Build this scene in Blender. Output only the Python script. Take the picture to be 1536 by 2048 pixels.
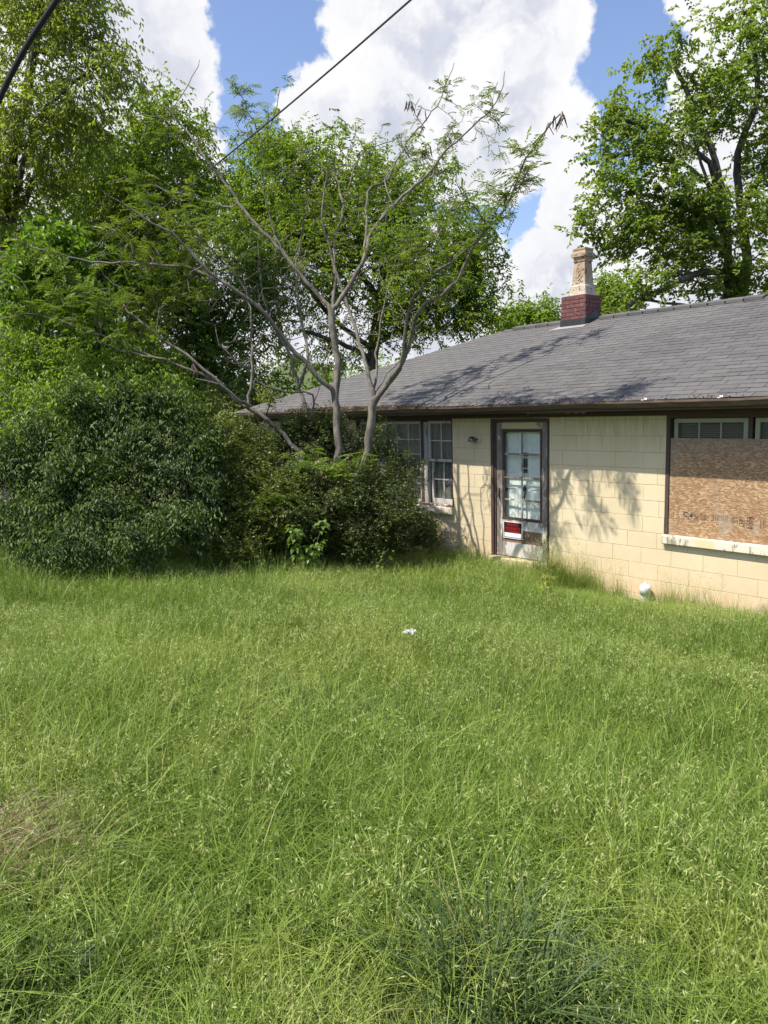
import bpy, math, random
import numpy as np
from mathutils import Matrix, Vector

rnd = random.Random(7)
rng = np.random.default_rng(11)
for o in list(bpy.data.objects):
    bpy.data.objects.remove(o)
scn = bpy.context.scene
COL = scn.collection

# ------------------------------------------------------------------ camera
CAM = np.array([0.0, -8.77, 2.55])
YAW, PIT, ROL, FPX = math.radians(41.3), math.radians(7.73), math.radians(1.59), 1480.0
fh = np.array([-math.cos(YAW), math.sin(YAW), 0]); zz = np.array([0, 0, 1.0])
FWD = math.cos(PIT) * fh - math.sin(PIT) * zz
_r = np.array([math.sin(YAW), math.cos(YAW), 0]); _u = np.cross(_r, FWD)
RGT = math.cos(ROL) * _r - math.sin(ROL) * _u
UPV = math.sin(ROL) * _r + math.cos(ROL) * _u
cd = bpy.data.cameras.new('camera'); cam = bpy.data.objects.new('camera', cd); COL.objects.link(cam)
cam.matrix_world = Matrix(((RGT[0], UPV[0], -FWD[0], CAM[0]), (RGT[1], UPV[1], -FWD[1], CAM[1]),
                           (RGT[2], UPV[2], -FWD[2], CAM[2]), (0, 0, 0, 1)))
cd.sensor_width = 36; cd.lens = 36 * FPX / 2048; cd.clip_end = 2000; cd.clip_start = 0.05
scn.camera = cam
scn.render.engine = 'CYCLES'
scn.view_settings.view_transform = 'Standard'; scn.view_settings.look = 'None'
scn.view_settings.gamma = 1; scn.view_settings.use_curve_mapping = False
scn.view_settings.exposure = 0.62
scn.cycles.use_denoising = True
scn.cycles.max_bounces = 5; scn.cycles.diffuse_bounces = 2; scn.cycles.glossy_bounces = 2; scn.cycles.transmission_bounces = 3; scn.cycles.adaptive_threshold = 0.015
scn.cycles.transparent_max_bounces = 6; scn.cycles.caustics_reflective = False; scn.cycles.caustics_refractive = False

def ray(x, y): return FWD + RGT * (x - 768) / FPX + UPV * (1024 - y) / FPX
def dep(x, y, D): return CAM + ray(x, y) * D
def proj(p):
    d = np.asarray(p) - CAM; Z = d @ FWD
    return 768 + FPX * (d @ RGT) / Z, 1024 - FPX * (d @ UPV) / Z, Z

# ------------------------------------------------------------------ sun and sky
TOSUN = np.array([-0.28, -1.0, 1.68]); TOSUN /= np.linalg.norm(TOSUN)
sl = bpy.data.lights.new('sun', 'SUN'); sl.energy = 5.0; sl.angle = math.radians(0.55); sl.color = (1.0, 0.94, 0.84)
so = bpy.data.objects.new('sun', sl); COL.objects.link(so)
so.rotation_euler = Vector(TOSUN).to_track_quat('Z', 'Y').to_euler(); so.location = (-6, -20, 30)

world = bpy.data.worlds.new('World'); scn.world = world; world.use_nodes = True
wt = world.node_tree; wt.nodes.clear()

class NT:
    def __init__(s, nt): s.nt = nt
    def n(s, t, **k):
        nd = s.nt.nodes.new(t)
        for a, v in k.items(): setattr(nd, a, v)
        return nd
    def l(s, a, b): s.nt.links.new(a, b)
    def put(s, sock, v):
        if isinstance(v, bpy.types.NodeSocket): s.l(v, sock)
        elif v is not None: sock.default_value = v
    def math(s, op, a, b=None, c=None, clamp=False):
        nd = s.n('ShaderNodeMath', operation=op, use_clamp=clamp)
        s.put(nd.inputs[0], a); s.put(nd.inputs[1], b)
        if c is not None: s.put(nd.inputs[2], c)
        return nd.outputs[0]
    def vmath(s, op, a, b=None, scale=None):
        nd = s.n('ShaderNodeVectorMath', operation=op)
        s.put(nd.inputs[0], a)
        if b is not None: s.put(nd.inputs[1], b)
        if scale is not None: s.put(nd.inputs['Scale'], scale)
        return nd.outputs['Value'] if op in ('DISTANCE', 'DOT_PRODUCT', 'LENGTH') else nd.outputs[0]
    def mix(s, f, a, b, blend='MIX'):
        nd = s.n('ShaderNodeMix', data_type='RGBA', blend_type=blend)
        s.put(nd.inputs[0], f)
        for i, v in ((6, a), (7, b)):
            if isinstance(v, tuple) and len(v) == 3: v = v + (1,)
            s.put(nd.inputs[i], v)
        return nd.outputs[2]
    def noise(s, vec, scale, detail=4, rough=0.55, dist=0.0):
        nd = s.n('ShaderNodeTexNoise')
        if vec is not None: s.l(vec, nd.inputs['Vector'])
        nd.inputs['Scale'].default_value = scale; nd.inputs['Detail'].default_value = detail
        nd.inputs['Roughness'].default_value = rough; nd.inputs['Distortion'].default_value = dist
        return nd
    def ramp(s, f, a, b, lo=0.0, hi=1.0):
        nd = s.n('ShaderNodeMapRange', interpolation_type='SMOOTHSTEP')
        s.put(nd.inputs[0], f); nd.inputs[1].default_value = a; nd.inputs[2].default_value = b
        nd.inputs[3].default_value = lo; nd.inputs[4].default_value = hi
        return nd.outputs[0]

w = NT(wt)
sky = w.n('ShaderNodeTexSky', sky_type='NISHITA', sun_disc=False)
sky.sun_elevation = math.asin(TOSUN[2]); sky.sun_rotation = math.atan2(TOSUN[0], TOSUN[1])
sky.air_density = 1.0; sky.dust_density = 1.2; sky.ozone_density = 1.5
tc = w.n('ShaderNodeTexCoord'); D0 = w.vmath('NORMALIZE', tc.outputs['Generated'])
nA = w.noise(D0, 5.5, 5, 0.6); nB = w.noise(D0, 16, 5, 0.62)
offA = w.vmath('SCALE', w.vmath('SUBTRACT', nA.outputs['Color'], (0.5, 0.5, 0.5)), scale=0.105)
offB = w.vmath('SCALE', w.vmath('SUBTRACT', nB.outputs['Color'], (0.5, 0.5, 0.5)), scale=0.075)
D1 = w.vmath('ADD', w.vmath('ADD', D0, offA), offB)
CLOUDS = [(840, 50, 150), (960, 60, 190), (1065, 50, 100), (745, 60, 85), (990, 230, 150), (900, 230, 160), (790, 235, 140),
          (680, 215, 95), (610, 230, 60), (700, 330, 130), (1105, 300, 66), (1150, 400, 62), (1180, 490, 80),
          (1105, 570, 120), (1040, 550, 60), (1200, 580, 160), (1310, 520, 130), (1450, 400, 150), (1500, 300, 90),
          (280, 60, 105), (345, 10, 70), (330, 150, 85), (250, 150, 110), (150, 50, 170), (60, 250, 170), (300, 330, 130),
          (1420, 0, 60), (1375, 20, 40), (1475, 5, 65), (600, 640, 260), (300, 600, 260), (850, 640, 200), (50, 600, 260),
          (1450, 620, 150), (1650, 250, 260), (-200, 300, 260), (700, -300, 200), (1100, -250, 160)]
dens = None
for (x, y, r) in CLOUDS:
    d = ray(x, y); d = d / np.linalg.norm(d)
    ds = w.vmath('DISTANCE', D1, tuple(d))
    v = w.math('MULTIPLY_ADD', ds, -1.0 / (r / FPX), 1.0)
    v = w.math('MULTIPLY', v, 0.25 + r / 190.0)
    dens = v if dens is None else w.math('MAXIMUM', dens, v)
# elsewhere in the sky: the same broken cumulus, from noise alone
sep = w.n('ShaderNodeSeparateXYZ'); w.l(D0, sep.inputs[0])
den = w.math('MAXIMUM', w.math('ADD', sep.outputs[2], 0.12), 0.06)
flat = w.n('ShaderNodeCombineXYZ'); w.l(w.math('DIVIDE', sep.outputs[0], den), flat.inputs[0]); w.l(w.math('DIVIDE', sep.outputs[1], den), flat.inputs[1])
nC = w.noise(flat.outputs[0], 0.9, 7, 0.6)
else_d = w.math('MULTIPLY', w.math('SUBTRACT', nC.outputs[0], 0.57), 4.0)
outside = w.ramp(w.vmath('DOT_PRODUCT', D0, tuple(FWD)), 0.70, 0.60)
dens = w.math('MAXIMUM', dens, w.math('SUBTRACT', w.math('MULTIPLY', else_d, outside), w.math('MULTIPLY', w.math('SUBTRACT', 1.0, outside), 2.0)))
alpha = w.ramp(dens, 0.0, 0.13)
nS = w.noise(D1, 4.0, 3, 0.55)
tow = tuple(TOSUN - FWD * float(TOSUN @ FWD))
D2 = w.vmath('ADD', D1, tuple(0.035 * v for v in tow)); nL = w.noise(D1, 7.0, 4, 0.6); nM = w.noise(D2, 7.0, 4, 0.6)
rel = w.math('SUBTRACT', nM.outputs[0], nL.outputs[0])
shade = w.math('ADD', w.math('MULTIPLY', nS.outputs[0], 0.85), w.math('MULTIPLY_ADD', rel, 0.9, 0.10))
thick = w.ramp(dens, 0.1, 0.9)
sh = w.math('MULTIPLY', w.ramp(shade, 0.40, 0.66), w.math('MULTIPLY_ADD', thick, 0.8, 0.2))
ccol = w.mix(sh, (6.5, 6.5, 6.6), (4.1, 4.35, 5.1))
skyc = w.mix(1.0, sky.outputs[0], (1.36, 1.32, 1.42), 'MULTIPLY')
col = w.mix(alpha, skyc, ccol)
bg = w.n('ShaderNodeBackground'); bg.inputs['Strength'].default_value = 0.1
w.l(col, bg.inputs['Color']); wo = w.n('ShaderNodeOutputWorld'); w.l(bg.outputs[0], wo.inputs['Surface'])

# ------------------------------------------------------------------ object helpers
def link(o, parent=None):
    COL.objects.link(o)
    if parent is not None:
        o.parent = parent
        if parent.parent is None and parent.type == 'EMPTY':
            o.matrix_parent_inverse = Matrix.Translation(-Vector(parent.location))
    return o
def thing(name, label, cat, loc, group=None):
    o = bpy.data.objects.new(name, None); o.location = loc; o.empty_display_size = 0.2; COL.objects.link(o)
    return tag(o, label, cat, group)
def tag(o, label=None, cat=None, group=None, kind=None):
    if label: o['label'] = label
    if cat: o['category'] = cat
    if group: o['group'] = group
    if kind: o['kind'] = kind
    return o

class MB:
    def __init__(s): s.v = []; s.f = []; s.m = []
    def add(s, v, f, m=0):
        b = len(s.v); s.v += [tuple(map(float, p)) for p in v]; s.f += [tuple(b + i for i in q) for q in f]; s.m += [m] * len(f)
    def box(s, x0, x1, y0, y1, z0, z1, m=0):
        s.add([(x0, y0, z0), (x1, y0, z0), (x1, y1, z0), (x0, y1, z0), (x0, y0, z1), (x1, y0, z1), (x1, y1, z1), (x0, y1, z1)],
              [(0, 3, 2, 1), (4, 5, 6, 7), (0, 1, 5, 4), (1, 2, 6, 5), (2, 3, 7, 6), (3, 0, 4, 7)], m)
    def bbox(s, x0, x1, y0, y1, z0, z1, b, m=0):   # front edges (low y) bevelled
        v = []
        for z, e in ((z0, 0), (z0 + b, 1), (z1 - b, 1), (z1, 0)):
            pass
        X0, X1, Z0, Z1 = x0 + b, x1 - b, z0 + b, z1 - b
        v = [(X0, y0, Z0), (X1, y0, Z0), (X1, y0, Z1), (X0, y0, Z1), (x0, y0 + b, z0), (x1, y0 + b, z0), (x1, y0 + b, z1), (x0, y0 + b, z1),
             (x0, y1, z0), (x1, y1, z0), (x1, y1, z1), (x0, y1, z1)]
        f = [(0, 1, 2, 3), (4, 5, 1, 0), (5, 6, 2, 1), (6, 7, 3, 2), (7, 4, 0, 3), (8, 9, 5, 4), (9, 10, 6, 5), (10, 11, 7, 6), (11, 8, 4, 7), (11, 10, 9, 8)]
        s.add(v, f, m)
    def tube(s, pts, rad, n=6, m=0, cap=True):
        P = np.array(pts, float); R = np.broadcast_to(np.array(rad, float), (len(P),))
        V, Fq = tube_np(P, R, n)
        F = [tuple(q) for q in Fq]
        if cap: F += [tuple(range(n))[::-1], tuple(range(len(V) - n, len(V)))]
        s.add(V, F, m)
    def lathe(s, prof, c, n=16, m=0, axis='z'):
        v = []; f = []
        for (r, z) in prof:
            for k in range(n):
                a = 2 * math.pi * k / n
                p = (r * math.cos(a), r * math.sin(a), z)
                if axis == 'y': p = (p[0], p[2], p[1])
                v.append((c[0] + p[0], c[1] + p[1], c[2] + p[2]))
        for i in range(len(prof) - 1):
            for k in range(n):
                q = (i * n + k, i * n + (k + 1) % n, (i + 1) * n + (k + 1) % n, (i + 1) * n + k)
                f.append(q if axis == 'z' else q[::-1])
        s.add(v, f, m)
    def build(s, name, mats, parent=None, smooth=False):
        me = bpy.data.meshes.new(name); me.from_pydata(s.v, [], s.f); me.update()
        for mm in (mats if isinstance(mats, (list, tuple)) else [mats]): me.materials.append(mm)
        me.polygons.foreach_set('material_index', s.m)
        if smooth: me.polygons.foreach_set('use_smooth', [True] * len(me.polygons))
        return link(bpy.data.objects.new(name, me), parent)

def norm(a): return a / np.maximum(np.linalg.norm(a, axis=-1, keepdims=True), 1e-9)
def tube_np(P, R, n):
    T = np.gradient(P, axis=0); T = norm(T)
    ref = np.where(np.abs(T[:, 2:3]) > 0.9, np.array([[1.0, 0, 0]]), np.array([[0, 0, 1.0]]))
    A = norm(np.cross(T, ref)); B = np.cross(T, A)
    for i in range(1, len(P)):                        # keep the frame from flipping
        a = A[i - 1] - T[i] * (A[i - 1] @ T[i]); l = np.linalg.norm(a)
        if l > 1e-6: A[i] = a / l; B[i] = np.cross(T[i], A[i])
    ang = np.arange(n) * 2 * math.pi / n
    V = P[:, None] + R[:, None, None] * (np.cos(ang)[None, :, None] * A[:, None] + np.sin(ang)[None, :, None] * B[:, None])
    i = np.arange(len(P) - 1)[:, None] * n; k = np.arange(n)[None]
    k2 = (k + 1) % n
    F = np.stack([i + k, i + n + k, i + n + k2, i + k2], -1).reshape(-1, 4)
    return V.reshape(-1, 3), F

def np_obj(name, V, F, mats, parent=None, tint=None, mi=None, smooth=False, linkit=True):
    V = np.ascontiguousarray(V, dtype=np.float32); F = np.asarray(F, dtype=np.int32)
    k = F.shape[1]; me = bpy.data.meshes.new(name)
    me.vertices.add(len(V)); me.vertices.foreach_set('co', V.ravel())
    me.loops.add(F.size); me.loops.foreach_set('vertex_index', F.ravel())
    me.polygons.add(len(F)); me.polygons.foreach_set('loop_start', np.arange(len(F), dtype=np.int32) * k)
    me.polygons.foreach_set('loop_total', np.full(len(F), k, dtype=np.int32))
    for mm in (mats if isinstance(mats, (list, tuple)) else [mats]): me.materials.append(mm)
    if mi is not None: me.polygons.foreach_set('material_index', np.asarray(mi, dtype=np.int32))
    if smooth: me.polygons.foreach_set('use_smooth', np.ones(len(F), dtype=bool))
    me.update(calc_edges=True); me.validate()
    if tint is not None:
        at = me.attributes.new('tint', 'FLOAT', 'FACE'); at.data.foreach_set('value', np.asarray(tint, dtype=np.float32))
    o = bpy.data.objects.new(name, me)
    return link(o, parent) if linkit else o

# ------------------------------------------------------------------ materials
def newmat(name):
    m = bpy.data.materials.new(name); m.use_nodes = True; t = NT(m.node_tree)
    b = m.node_tree.nodes['Principled BSDF']
    return m, t, b
def bump(t, b, h, strength=0.3, dist=0.01):
    n = t.n('ShaderNodeBump'); n.inputs['Strength'].default_value = strength; n.inputs['Distance'].default_value = dist
    t.l(h, n.inputs['Height']); t.l(n.outputs[0], b.inputs['Normal'])
def pos(t): return t.n('ShaderNodeNewGeometry').outputs['Position']
def scaled(t, v, s):
    n = t.n('ShaderNodeMapping'); n.inputs['Scale'].default_value = s; t.l(v, n.inputs['Vector']); return n.outputs[0]
def plain(name, c, rough=0.6, var=0.25, scale=6, metal=0.0, bmp=0.0):
    m, t, b = newmat(name); p = pos(t)
    n = t.noise(p, scale, 5, 0.6)
    f = t.math('MULTIPLY_ADD', n.outputs[0], 2 * var, 1 - var)
    c2 = t.mix(1.0, c, t_gray(t, f), 'MULTIPLY')
    t.l(c2, b.inputs['Base Color']); b.inputs['Roughness'].default_value = rough; b.inputs['Metallic'].default_value = metal
    if bmp: bump(t, b, t.noise(p, scale * 6, 4).outputs[0], bmp, 0.004)
    return m
def t_gray(t, f):
    c = t.n('ShaderNodeCombineColor'); [t.l(f, c.inputs[i]) for i in range(3)]; return c.outputs[0]

def foliage(name, ca, cb, trans=0.35, rough=0.42, spec=0.35, dead=None, tcol=None):
    m, t, b = newmat(name)
    at = t.n('ShaderNodeAttribute', attribute_name='tint').outputs['Fac']
    c = t.mix(t.ramp(at, 0.1, 0.9), ca, cb)
    if dead: c = t.mix(t.ramp(at, 0.94, 0.99), c, dead)
    t.l(c, b.inputs['Base Color']); b.inputs['Roughness'].default_value = rough
    b.inputs['Specular IOR Level'].default_value = spec
    tr = t.n('ShaderNodeBsdfTranslucent'); tc2 = t.mix(1.0, c, tcol or (1.5, 1.55, 0.6), 'MULTIPLY'); t.l(tc2, tr.inputs['Color'])
    mx = t.n('ShaderNodeMixShader'); mx.inputs[0].default_value = trans
    t.l(b.outputs[0], mx.inputs[1]); t.l(tr.outputs[0], mx.inputs[2])
    t.l(mx.outputs[0], m.node_tree.nodes['Material Output'].inputs['Surface'])
    return m

def bark_mat(name, ca, cb, sc=18):
    m, t, b = newmat(name); p = pos(t)
    n1 = t.noise(scaled(t, p, (1, 1, 0.25)), sc, 6, 0.65); n2 = t.noise(p, 3, 4, 0.6); n3 = t.noise(p, 60, 3)
    f = t.math('ADD', t.math('MULTIPLY', n1.outputs[0], 0.7), t.math('MULTIPLY', n2.outputs[0], 0.5))
    c = t.mix(t.ramp(f, 0.42, 0.78), ca, cb)
    t.l(c, b.inputs['Base Color']); b.inputs['Roughness'].default_value = 0.85
    bump(t, b, t.math('ADD', n1.outputs[0], t.math('MULTIPLY', n3.outputs[0], 0.4)), 0.5, 0.01)
    return m

M = {}
# cream painted block wall: stained towards top and foot, worn spots
def m_block():
    m, t, b = newmat('cream_block_paint'); p = pos(t)
    n = t.noise(p, 1.6, 5, 0.6); n2 = t.noise(scaled(t, p, (6, 6, 0.7)), 2.5, 5, 0.65); n3 = t.noise(p, 70, 3, 0.6); n4 = t.noise(p, 9, 6, 0.7)
    c = t.mix(t.ramp(n.outputs[0], 0.3, 0.7), (0.635, 0.535, 0.360), (0.585, 0.490, 0.320))
    s = t.n('ShaderNodeSeparateXYZ'); t.l(p, s.inputs[0])
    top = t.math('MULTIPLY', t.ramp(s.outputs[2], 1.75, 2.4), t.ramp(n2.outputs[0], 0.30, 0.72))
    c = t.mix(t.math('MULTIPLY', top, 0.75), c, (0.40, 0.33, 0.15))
    foot = t.math('MULTIPLY', t.ramp(s.outputs[2], 0.75, 0.05), t.ramp(n4.outputs[0], 0.35, 0.65))
    c = t.mix(t.math('MULTIPLY', foot, 0.6), c, (0.70, 0.44, 0.24))
    c = t.mix(t.ramp(n4.outputs[0], 0.69, 0.74), c, (0.62, 0.60, 0.52))
    r = t.n('ShaderNodeObjectInfo').outputs['Random']
    c = t.mix(1.0, c, t_gray(t, t.math('MULTIPLY_ADD', r, 0.025, 0.985)), 'MULTIPLY')
    t.l(c, b.inputs['Base Color']); b.inputs['Roughness'].default_value = 0.7; b.inputs['Specular IOR Level'].default_value = 0.25
    bump(t, b, t.math('ADD', n3.outputs[0], t.math('MULTIPLY', n4.outputs[0], 1.5)), 0.35, 0.006)
    return m
M['block'] = m_block()
M['mortar'] = plain('cream_mortar', (0.46, 0.38, 0.235), 0.9, 0.2, 8)
def m_shingle():
    m, t, b = newmat('asphalt_shingle'); p = pos(t)
    r = t.n('ShaderNodeObjectInfo').outputs['Random']; at = t.n('ShaderNodeAttribute', attribute_name='tint').outputs['Fac']
    g = t.noise(p, 260, 2, 0.7); big = t.noise(p, 0.9, 4, 0.6); mid = t.noise(p, 5, 5, 0.65)
    v = t.math('MULTIPLY_ADD', t.math('ADD', r, at), 0.22, 0.80)
    v = t.math('MULTIPLY', v, t.math('MULTIPLY_ADD', g.outputs[0], 0.9, 0.55))
    v = t.math('MULTIPLY', v, t.math('MULTIPLY_ADD', mid.outputs[0], 0.5, 0.75))
    c = t.mix(t.ramp(big.outputs[0], 0.35, 0.7), (0.101, 0.098, 0.099), (0.113, 0.108, 0.105))
    c = t.mix(t.math('MULTIPLY', t.ramp(mid.outputs[0], 0.6, 0.75), 0.45), c, (0.15, 0.12, 0.095))
    c = t.mix(1.0, c, t_gray(t, v), 'MULTIPLY')
    t.l(c, b.inputs['Base Color']); b.inputs['Roughness'].default_value = 0.85; b.inputs['Specular IOR Level'].default_value = 0.3
    bump(t, b, g.outputs[0], 0.5, 0.003)
    return m
M['shingle'] = m_shingle()
M['underlay'] = plain('roof_underlay', (0.018, 0.017, 0.018), 0.95, 0.2, 10)
def m_peel(name, wood, paint, cover=0.5, brown=None, sc=7):
    m, t, b = newmat(name); p = pos(t)
    n = t.noise(scaled(t, p, (2.2, 2.2, 0.6)), sc, 7, 0.7); g = t.noise(scaled(t, p, (14, 14, 0.8)), 6, 5, 0.6); n2 = t.noise(p, 2.1, 4)
    wc = t.mix(t.ramp(g.outputs[0], 0.3, 0.7), wood, tuple(x * 0.45 for x in wood))
    k = t.math('ADD', n.outputs[0], t.math('MULTIPLY', t.math('SUBTRACT', n2.outputs[0], 0.5), 0.5))
    f = t.ramp(k, cover - 0.03, cover + 0.03)
    c = t.mix(f, wc, paint)
    if brown: c = t.mix(t.math('MULTIPLY', t.ramp(n2.outputs[0], 0.50, 0.60), 0.9), c, brown)
    t.l(c, b.inputs['Base Color']); b.inputs['Roughness'].default_value = 0.75
    bump(t, b, t.math('ADD', f, t.math('MULTIPLY', g.outputs[0], 0.6)), 0.35, 0.003)
    return m
M['door_wood'] = m_peel('peeling_door_wood', (0.27, 0.235, 0.20), (0.52, 0.50, 0.46), 0.56)
M['door_white'] = m_peel('peeling_white_rail', (0.34, 0.31, 0.28), (0.55, 0.54, 0.51), 0.50)
M['door_yellow'] = m_peel('peeling_cream_rail', (0.30, 0.26, 0.19), (0.52, 0.44, 0.25), 0.42)
M['brown_panel'] = plain('brown_panel', (0.20, 0.125, 0.085), 0.7, 0.3, 5, bmp=0.2)
M['brown'] = m_peel('brown_trim_paint', (0.12, 0.085, 0.07), (0.068, 0.040, 0.033), 0.36)
M['brown2'] = plain('brown_fascia_paint', (0.085, 0.053, 0.040), 0.55, 0.35, 4)
def m_gutter():
    m, t, b = newmat('brown_gutter'); p = pos(t)
    n = t.noise(scaled(t, p, (1, 6, 6)), 3, 6, 0.7); n2 = t.noise(p, 25, 4)
    c = t.mix(t.ramp(n.outputs[0], 0.45, 0.62), (0.075, 0.052, 0.040), (0.125, 0.083, 0.056))
    c = t.mix(t.ramp(n2.outputs[0], 0.66, 0.74), c, (0.24, 0.19, 0.14))
    t.l(c, b.inputs['Base Color']); b.inputs['Roughness'].default_value = 0.6
    return m
M['gutter'] = m_gutter()
M['sash'] = m_peel('worn_white_sash', (0.33, 0.24, 0.19), (0.50, 0.49, 0.45), 0.40)
M['sash_dim'] = m_peel('worn_grey_sash', (0.20, 0.15, 0.12), (0.36, 0.35, 0.32), 0.42)
M['sillwood'] = m_peel('peeling_sill_wood', (0.34, 0.20, 0.15), (0.58, 0.54, 0.48), 0.54)
M['sill'] = m_peel('peeling_sill_paint', (0.42, 0.35, 0.26), (0.62, 0.575, 0.46), 0.40, (0.62, 0.51, 0.31))
M['green_sash'] = plain('pale_green_sash', (0.30, 0.32, 0.22), 0.6, 0.2, 6)
M['curtain'] = plain('grey_curtain', (0.20, 0.195, 0.185), 0.9, 0.2, 3)
M['blind'] = plain('blind_slat', (0.16, 0.16, 0.145), 0.6, 0.2, 6)
M['inner_white'] = plain('white_inner_door', (0.86, 0.88, 0.83), 0.45, 0.06, 2)
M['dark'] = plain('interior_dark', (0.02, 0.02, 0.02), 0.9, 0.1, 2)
M['black_metal'] = plain('black_metal', (0.02, 0.02, 0.022), 0.4, 0.2, 10)
M['brass'] = plain('tarnished_brass', (0.42, 0.26, 0.10), 0.45, 0.3, 30, 0.6)
M['galv'] = plain('grey_flashing', (0.35, 0.34, 0.34), 0.5, 0.3, 9, 0.3)
M['blackflash'] = plain('black_flashing', (0.025, 0.026, 0.027), 0.5, 0.3, 9)
M['chrome'] = plain('grey_lamp_metal', (0.13, 0.13, 0.13), 0.3, 0.2, 12, 0.7)
M['cream_lamp'] = plain('cream_lamp_plate', (0.48, 0.40, 0.26), 0.6, 0.1, 10)
M['pvc'] = plain('white_pvc', (0.78, 0.78, 0.78), 0.35, 0.06, 12)
M['paper'] = plain('white_paper', (0.62, 0.61, 0.60), 0.8, 0.2, 40)
M['cable'] = plain('black_cable', (0.010, 0.010, 0.011), 0.95, 0.2, 20)
M['cable_grey'] = plain('grey_cable', (0.05, 0.05, 0.052), 0.5, 0.2, 20)
def m_glass():
    m, t, b = newmat('window_glass'); p = pos(t)
    tr = t.n('ShaderNodeBsdfTransparent'); tr.inputs[0].default_value = (0.95, 0.97, 0.96, 1)
    gl = t.n('ShaderNodeBsdfGlossy'); gl.inputs['Roughness'].default_value = 0.03
    df = t.n('ShaderNodeBsdfDiffuse'); df.inputs[0].default_value = (0.5, 0.5, 0.46, 1)
    bn = t.n('ShaderNodeBump'); bn.inputs['Strength'].default_value = 0.05; bn.inputs['Distance'].default_value = 0.02
    t.l(t.noise(p, 5, 2).outputs[0], bn.inputs['Height']); t.l(bn.outputs[0], gl.inputs['Normal'])
    fr = t.n('ShaderNodeFresnel'); fr.inputs[0].default_value = 1.5
    bf_ = t.n('ShaderNodeNewGeometry').outputs['Backfacing']
    mx = t.n('ShaderNodeMixShader'); t.l(t.math('MULTIPLY', fr.outputs[0], t.math('SUBTRACT', 1.0, bf_)), mx.inputs[0]); t.l(tr.outputs[0], mx.inputs[1]); t.l(gl.outputs[0], mx.inputs[2])
    m2 = t.n('ShaderNodeMixShader'); t.l(t.math('MULTIPLY', t.ramp(t.noise(p, 6, 5, 0.65).outputs[0], 0.4, 0.75), 0.06), m2.inputs[0])
    t.l(mx.outputs[0], m2.inputs[1]); t.l(df.outputs[0], m2.inputs[2])
    t.l(m2.outputs[0], m.node_tree.nodes['Material Output'].inputs['Surface'])
    return m
M['glass'] = m_glass()
def m_osb():
    m, t, b = newmat('strand_board'); p = pos(t)
    v = t.n('ShaderNodeTexVoronoi'); v.inputs['Scale'].default_value = 1.0; v.inputs['Randomness'].default_value = 1.0
    nz = t.noise(p, 7, 3); q = t.vmath('ADD', p, t.vmath('SCALE', nz.outputs['Color'], scale=0.12))
    t.l(scaled(t, q, (27, 3, 100)), v.inputs['Vector'])
    s = t.n('ShaderNodeSeparateColor'); t.l(v.outputs['Color'], s.inputs[0])
    v2 = t.n('ShaderNodeTexVoronoi'); v2.inputs['Scale'].default_value = 1.0; t.l(scaled(t, q, (40, 3, 75)), v2.inputs['Vector'])
    s2 = t.n('ShaderNodeSeparateColor'); t.l(v2.outputs['Color'], s2.inputs[0])
    n = t.noise(p, 3.2, 4); g = t.noise(scaled(t, p, (8, 3, 80)), 3, 4, 0.6)
    c = t.mix(s.outputs[0], (0.385, 0.245, 0.130), (0.235, 0.130, 0.064))
    c = t.mix(t.math('MULTIPLY', t.math('GREATER_THAN', s2.outputs[1], 0.72), 0.75), c, (0.22, 0.115, 0.055))
    c = t.mix(t.math('MULTIPLY', t.math('GREATER_THAN', s.outputs[2], 0.80), 0.8), c, (0.50, 0.355, 0.215))
    c = t.mix(t.math('MULTIPLY', t.ramp(g.outputs[0], 0.58, 0.66), 0.55), c, (0.17, 0.09, 0.05))
    c = t.mix(t.math('MULTIPLY', t.ramp(n.outputs[0], 0.56, 0.68), 0.5), c, (0.34, 0.28, 0.22))
    sz = t.n('ShaderNodeSeparateXYZ'); t.l(p, sz.inputs[0])
    c = t.mix(t.math('MULTIPLY', t.ramp(sz.outputs[2], 1.75, 2.15), 0.45), c, (0.22, 0.18, 0.165))
    t.l(c, b.inputs['Base Color']); b.inputs['Roughness'].default_value = 0.75
    bump(t, b, t.math('ADD', s.outputs[0], g.outputs[0]), 0.3, 0.003)
    return m
M['osb'] = m_osb()
M['stamp'] = plain('black_stamp_ink', (0.045, 0.035, 0.03), 0.8, 0.3, 40)
def m_brick():
    m, t, b = newmat('red_brick'); p = pos(t); r = t.n('ShaderNodeObjectInfo').outputs['Random']
    n = t.noise(p, 30, 5, 0.65)
    c = t.mix(r, (0.165, 0.054, 0.047), (0.105, 0.037, 0.035)); c = t.mix(t.ramp(n.outputs[0], 0.56, 0.68), c, (0.25, 0.16, 0.14))
    t.l(c, b.inputs['Base Color']); b.inputs['Roughness'].default_value = 0.85; bump(t, b, n.outputs[0], 0.4, 0.004); return m
M['brick'] = m_brick()
M['brick_mortar'] = plain('brick_mortar', (0.10, 0.09, 0.085), 0.95, 0.3, 30)
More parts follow.
